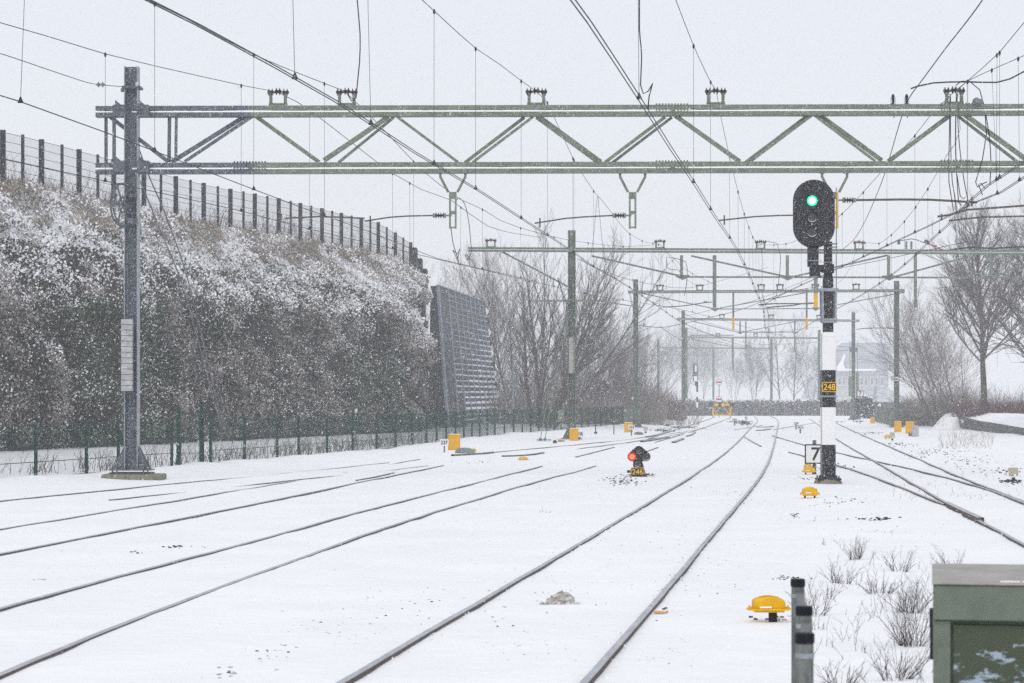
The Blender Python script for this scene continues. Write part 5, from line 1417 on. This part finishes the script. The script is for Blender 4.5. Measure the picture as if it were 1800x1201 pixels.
# ------------------------------------------------------------------ foreground posts
t=thing('metal_barrier',(1.2,9.4,0),'three short galvanised posts with black caps joined by flat bars, in the near foreground','barrier')
ps=[(1402.5,1018,11.0),(1413.5,1066,9.35),(1414.5,1113,8.15)]
tp=[]
for x,y,Y in ps:
    a=P(x,y,Y); tp.append(a); po=MB().use('pipe').tube([(a.x,Y,-.05),(a.x,Y,a.z-.01)],.030,14).build('post',t,smooth=False)
    b=MB().use('cap').lathe((a.x,Y,a.z-.035),[(.032,0),(.034,.004),(.034,.030),(.030,.036)],16); b.build('cap',po)
    b=MB().use('galv_light').lathe((a.x,Y,a.z-.085),[(.0325,0),(.0325,.018)],14); b.build('band',po)
for p,q in zip(tp,tp[1:]):
    b=MB().use('pipe'); p=p+Vector((.004,-.034,-.075)); q=q+Vector((.0,.03,-.03)); b.bar(p,q,.034,.03); b.build('flat_bar',t)
# ------------------------------------------------------------------ foreground cabinet
ang=math.radians(-10.0); R=Matrix.Rotation(ang,3,'Z')
Yc=9.4; fl=P(1640,1028,Yc)                      # front upper left corner
t=thing('green_cabinet',(fl.x,Yc,0),'weathered green metal cabinet with a grey lid and torn poster remains, lower right corner','cabinet')
def K(x,y,z): return Vector((fl.x,Yc,0))+R@Vector((x,y,0))+Vector((0,0,z))
def kbox(b,x0,x1,y0,y1,z0,z1):
    vs=[K(x,y,z) for x in(x0,x1) for y in(y0,y1) for z in(z0,z1)]
    b.add(vs,[(0,1,3,2),(4,6,7,5),(0,4,5,1),(2,3,7,6),(0,2,6,4),(1,5,7,3)])
zt=fl.z; Wc=.95; fr=-.0
zb_=P(0,1090,Yc).z
b=MB().use('cabgreen'); kbox(b,.012,Wc,.06,.78,-.05,zb_-.003); body=b.build('body',t,bevel=.004)
b=MB().use('cabgreen'); kbox(b,0,Wc,.0,.80,zb_,zt); hdd=b.build('header',t,bevel=.006)
for x0_,x1_ in((.0,.068),(Wc-.06,Wc)):
    b=MB().use('cabgreen'); kbox(b,x0_,x1_,.025,.058,-.05,zb_-.004); b.build('door_frame',t,bevel=.004)
b=MB().use('torn'); kbox(b,.080,Wc-.07,.032,.057,-.03,zb_-.02); b.build('door',t,bevel=.003)
# lid: slopes gently up to the back
b=MB().use('cablid'); vs=[K(-.004,-.012,zt+.002),K(Wc,-.012,zt+.002),K(Wc,.80,zt+.002),K(-.004,.80,zt+.002),K(-.004,-.010,zt+.010),K(Wc,-.010,zt+.010),K(Wc,.80,zt+.030),K(-.004,.80,zt+.030)]
b.add(vs,[(0,3,2,1),(4,5,6,7),(0,1,5,4),(1,2,6,5),(2,3,7,6),(3,0,4,7)]); lid=b.build('lid',t,bevel=.004)
b=MB().use('snow_clean'); 
for x0,x1 in((.26,.335),(.345,.93)):
    pts=[(lerp(x0,x1,i/12)) for i in range(13)]
    for a_,c_ in zip(pts,pts[1:]): kbox(b,a_,c_,.004,.034+.012*nz(a_*30,1.),zt+.012,zt+.0165+.003*nz(a_*20,5.))
b.build('snow_strip',lid)
b=MB().use('stone'); kbox(b,-.014,.0,.05,.10,zt-.17,zt-.10); kbox(b,-.012,.0,.05,.09,zt-.30,zt-.16); b.build('hinge',t)

# ------------------------------------------------------------------ snow lump, board, stones, shrubs
q=G(988,1062); t_=MB().use('dirty_snow'); k=10; n=18; V=[]
for i in range(k+1):
    for j in range(n):
        a=2*math.pi*j/n; r=(1-(i/k)**2.2)*.125*(1+.35*nz(math.cos(a)*1.5,math.sin(a)*1.5,i*.35)); V.append((q.x+r*math.cos(a)*1.05+.03*nz(i*.9,2.),q.y+.08+r*math.sin(a),-.01+.115*(i/k)**.8+.03*nz(math.cos(a)*3,math.sin(a)*3,i*.7)))
t_.v=V; t_.f=[(i*n+j,i*n+(j+1)%n,(i+1)*n+(j+1)%n,(i+1)*n+j) for i in range(k) for j in range(n)]+[tuple(k*n+j for j in range(n))]; t_.m=[0]*len(t_.f)
for j in range(14):
    a=random.random()*3.14+3.14; c=Vector((q.x+random.uniform(-.19,.15),q.y-.06,.0)); r=random.uniform(.01,.03); t_.lathe(c,[(r,-.01),(r*.8,r*.5),(r*.2,r)],6)
tag(t_.build('ice_lump'),'dirty crumbling lump of ice and snow between the main rails','ice lump')
q=G(1162,1079); t=thing('track_sensor',(q.x,q.y,0),'small orange-brown flat plate beside the right-hand main rail in the foreground','plate')
R=Matrix.Rotation(math.radians(-20),3,'Z')
b=MB().use('orange_dirty').box((q.x,q.y,.018),(.085,.16,.02),R); b.build('plate',t)
b=MB().use('snow_clean').box((q.x+.012,q.y+.01,.030),(.07,.12,.016),R); b.build('snow_patch',t)
b=MB().use('cap').box((q.x+.02,q.y-.04,.045),(.022,.02,.012),R); b.box((q.x+.045,q.y+.05,.045),(.022,.02,.012),R); b.build('bolt',t)
def pebble(b,c,r,flat=.55):
    n=6; a0=random.random()*6
    pts=[]
    rr=[r*random.uniform(.7,1.2) for _ in range(n)]
    vs=[(c.x+rr[j]*math.cos(a0+j*1.047),c.y+rr[j]*math.sin(a0+j*1.047),c.z-r*.3) for j in range(n)]+[(c.x+rr[j]*.75*math.cos(a0+j*1.047),c.y+rr[j]*.75*math.sin(a0+j*1.047),c.z+r*flat*random.uniform(.5,1)) for j in range(n)]
    b.add(vs,[(j,(j+1)%n,(j+1)%n+n,j+n) for j in range(n)]+[tuple(range(n,2*n))])
clusters=[(1092,846,38,9,90,.028,.8),(1122,836,28,3,60,.03,1),(1140,835,14,2,20,.03,1),(320,962,40,2.5,14,.022,1),(245,972,28,3,4,.022,1),(72,1021,14,1,5,.015,1),(840,814,45,3,16,.025,1),(1385,1018,34,5,26,.014,1),(1540,913,40,4,40,.026,1),(1470,885,60,10,34,.018,.6),(1395,905,15,6,14,.02,1),
 (400,1180,110,14,16,.016,.5),(480,1150,90,18,20,.012,.3),(660,1080,160,40,22,.013,.2),(900,1060,260,70,40,.012,.2),(560,1105,60,20,14,.007,1),(640,1120,120,40,22,.007,1),(1350,1092,34,3,9,.02,1),(1370,1085,25,4,8,.02,1),(1640,795,60,12,90,.030,1),(1700,812,50,12,50,.028,1),(1760,830,40,8,40,.03,1),(1778,847,22,5,60,.035,1),(1475,822,40,5,36,.03,1),(1412,842,20,3,14,.022,1),
 (1310,744,14,5,160,.06,.9),(1300,742,20,3,110,.06,1),(1200,751,26,2.5,160,.05,1),(1165,757,22,3,120,.05,1),(1460,742,25,3,90,.06,1),(1510,741,20,2.5,70,.05,1),(1530,762,26,3,70,.035,1),(1585,782,35,5,70,.03,1),(1000,1030,60,30,16,.006,1),(1220,1010,120,90,60,.008,1),(1050,960,140,40,30,.009,1),(1300,870,60,60,30,.014,1),(920,1130,160,50,40,.006,1),(1180,1150,100,40,26,.006,1),(1565,945,130,30,20,.012,1)]
b=MB().use('stone').use('dirty_snow')
for cx_,cy_,w,h,n,r,dk in clusters:
    for i in range(n):
        q=G(cx_+random.gauss(0,w*.45),cy_+random.gauss(0,h*.45)); z=ground_z(q.x,q.y)
        b.use('stone' if (random.random()<dk and cy_<1020 or random.random()<.18) else 'dirty_snow'); pebble(b,Vector((q.x,q.y,z+r*.05)),r*random.uniform(.5,1.3))
tag_stuff(b.build('ballast_stones'),'scattered dark ballast stones and crumbs of ice poking through the snow','stones')
# hollows and crumbs of snow
b=MB().use('snow')
for pts_ in (rail_pts(tracks[0][1][0][0]),rail_pts(tracks[0][1][1][0])):
    for k in range(230):
        p=pts_[random.randrange(5,60)]+Vector((random.choice((-1,1))*random.uniform(.02,.07),random.uniform(-.4,.4),0)); pebble(b,Vector((p.x,p.y,ground_z(p.x,p.y)+.004)),random.uniform(.008,.02),.7)
for i in range(380):
    q=G(random.uniform(300,1500),random.uniform(860,1230)); z=ground_z(q.x,q.y); pebble(b,Vector((q.x,q.y,z)),random.uniform(.006,.022),.5)
tag_stuff(b.build('snow_crumbs'),'small clods of snow scattered over the foreground between the rails','snow')

def shrub(label,px,py,h,n,w=.3,r=.0029,seed=0,lean=0.,mk='stemdark'):
    q=G(px,py); rs=random.getstate(); random.seed(seed+int(px)); z=ground_z(q.x,q.y)
    t=thing('bare_shrub',(q.x,q.y,z),label,'shrub','bare shrubs on the right in the foreground')
    b=MB().use(mk)
    for i in range(int(n*1.5)):
        a=random.random()*6.283
        stem(b,(q.x+math.cos(a)*w*.15,q.y+math.sin(a)*w*.15,z-.02),h*random.uniform(.35,1.1),(lean+math.cos(a)*w*2.2*random.random(),math.sin(a)*w*1.7*random.random()),3,r*random.uniform(.7,1.1),4,.62,2)
    b.build('stems',t); random.setstate(rs)
for a in [('upright bare shrub at the left end of the foreground shrub group',1503,985,.28,18,.30),
 ('wiry shrub behind the left edge of the green cabinet, upper row',1582,1006,.26,12,.45),
 ('shrub just above the cabinet lid, thin and wide',1672,998,.26,13,.55),
 ('fine single-stalk weed left of the upright shrub',1451,960,.14,3,.15),
 ('bare shrub close right of the tallest steel post',1432,1082,.30,16,.5),
 ('low shrub behind and right of the steel posts',1480,1028,.20,15,.5),
 ('spreading shrub midway between steel posts and cabinet',1545,1046,.24,16,.55),
 ('dense shrub touching the upper left corner of the cabinet',1600,1075,.36,22,.45),
 ('tall tangled shrub beside the cabinet, largest in the group',1602,1135,.42,26,.42),
 ('shrub cut by the bottom edge left of the cabinet',1572,1200,.26,20,.5),
 ('small shrub at the bottom right of the steel posts',1478,1205,.17,14,.5),
 ('tiny shrub right of the middle steel post',1437,1110,.12,8,.4),
 ('slim weed with a dark seed head between steel posts and shrubs',1457,1052,.16,3,.12)]:
    shrub(*a)
b=MB().use('stemdark')
for i in range(150):
    q=G(random.uniform(1420,1640),random.uniform(985,1215)); stem(b,(q.x,q.y,ground_z(q.x,q.y)-.01),random.uniform(.04,.22),(random.gauss(0,.45),random.gauss(0,.3)),3,.0019,3,.6,1)
tag_stuff(b.build('weeds'),'wispy dry stems scattered over the snow between the steel posts and the cabinet','weeds')
shrub('lone crooked twig standing in the snow below the mast',1420,917,.10,2,.5)
shrub('tiny lone twig left of the main track',958,902,.10,3,.4)

# ------------------------------------------------------------------ falling snow
def flakes(n, ya, yb, rmin, rmax):
    u=rng.random(n); Y=(ya**3+(yb**3-ya**3)*u)**(1/3)
    X=(rng.random(n)*2-1)*Y*.262; Z=HC+(rng.random(n)*(.176+.126)-.126)*Y; ok=Z>.03
    X,Y,Z=X[ok],Y[ok],Z[ok]; n=len(X); r=rmin+(rmax-rmin)*rng.random(n)**2
    C=np.stack([X,Y,Z],1)
    d=np.stack([-.35+rng.normal(size=n)*.25,rng.normal(size=n)*.2,-1+0*r],1); d/=np.linalg.norm(d,axis=1)[:,None]
    a=rng.normal(size=(n,3)); a-=(a*d).sum(1)[:,None]*d; a/=np.linalg.norm(a,axis=1)[:,None]; c=np.cross(d,a)
    L_=r*(1.1+1.5*rng.random(n)); r_=r[:,None]; V=np.empty((n,4,3))
    V[:,0]=C+d*L_[:,None]; V[:,1]=C+a*r_; V[:,2]=C-a*r_*.6+c*r_*.8; V[:,3]=C-a*r_*.5-c*r_*.8-d*(L_[:,None])*.8
    return V
V=np.concatenate([flakes(500,6,17,.003,.0055),flakes(110000,17,54,.0026,.0056),flakes(70000,54,112,.0045,.0095),flakes(20000,112,200,.010,.018)])
n=len(V); idx=(np.arange(n)[:,None]*4+np.array([0,1,2,0,2,3,0,3,1,1,3,2])[None]).ravel().astype(np.int32)
me=bpy.data.meshes.new('falling_snow'); me.vertices.add(n*4); me.vertices.foreach_set('co',V.ravel())
me.loops.add(n*12); me.loops.foreach_set('vertex_index',idx); me.polygons.add(n*4); me.polygons.foreach_set('loop_start',np.arange(0,n*12,3,dtype=np.int32))
me.update(calc_edges=True); me.materials.append(M['snow_clean'])
o=bpy.data.objects.new('falling_snow',me); COL.objects.link(o); tag_stuff(o,'fine snowflakes drifting down over the whole yard','snowfall')

# ------------------------------------------------------------------ haze
b=MB().box((0,400,11.),(1100,1050,25.)); b.mats=[]; 
m=bpy.data.materials.new('haze_air'); m.use_nodes=True; nt=m.node_tree; nt.nodes.remove(nt.nodes['Principled BSDF'])
v=nt.nodes.new('ShaderNodeVolumePrincipled'); v.inputs['Color'].default_value=(.97,.985,1,1); v.inputs['Density'].default_value=.0012; v.inputs['Anisotropy'].default_value=.2
nt.links.new(v.outputs[0],nt.nodes['Material Output'].inputs['Volume'])
me=bpy.data.meshes.new('haze'); me.from_pydata(b.v,[],b.f); me.materials.append(m); o=bpy.data.objects.new('haze',me); COL.objects.link(o); tag_stuff(o,'pale haze of falling snow filling the air','haze')
for o in list(bpy.data.objects):
    if 'o' in o: del o['o']
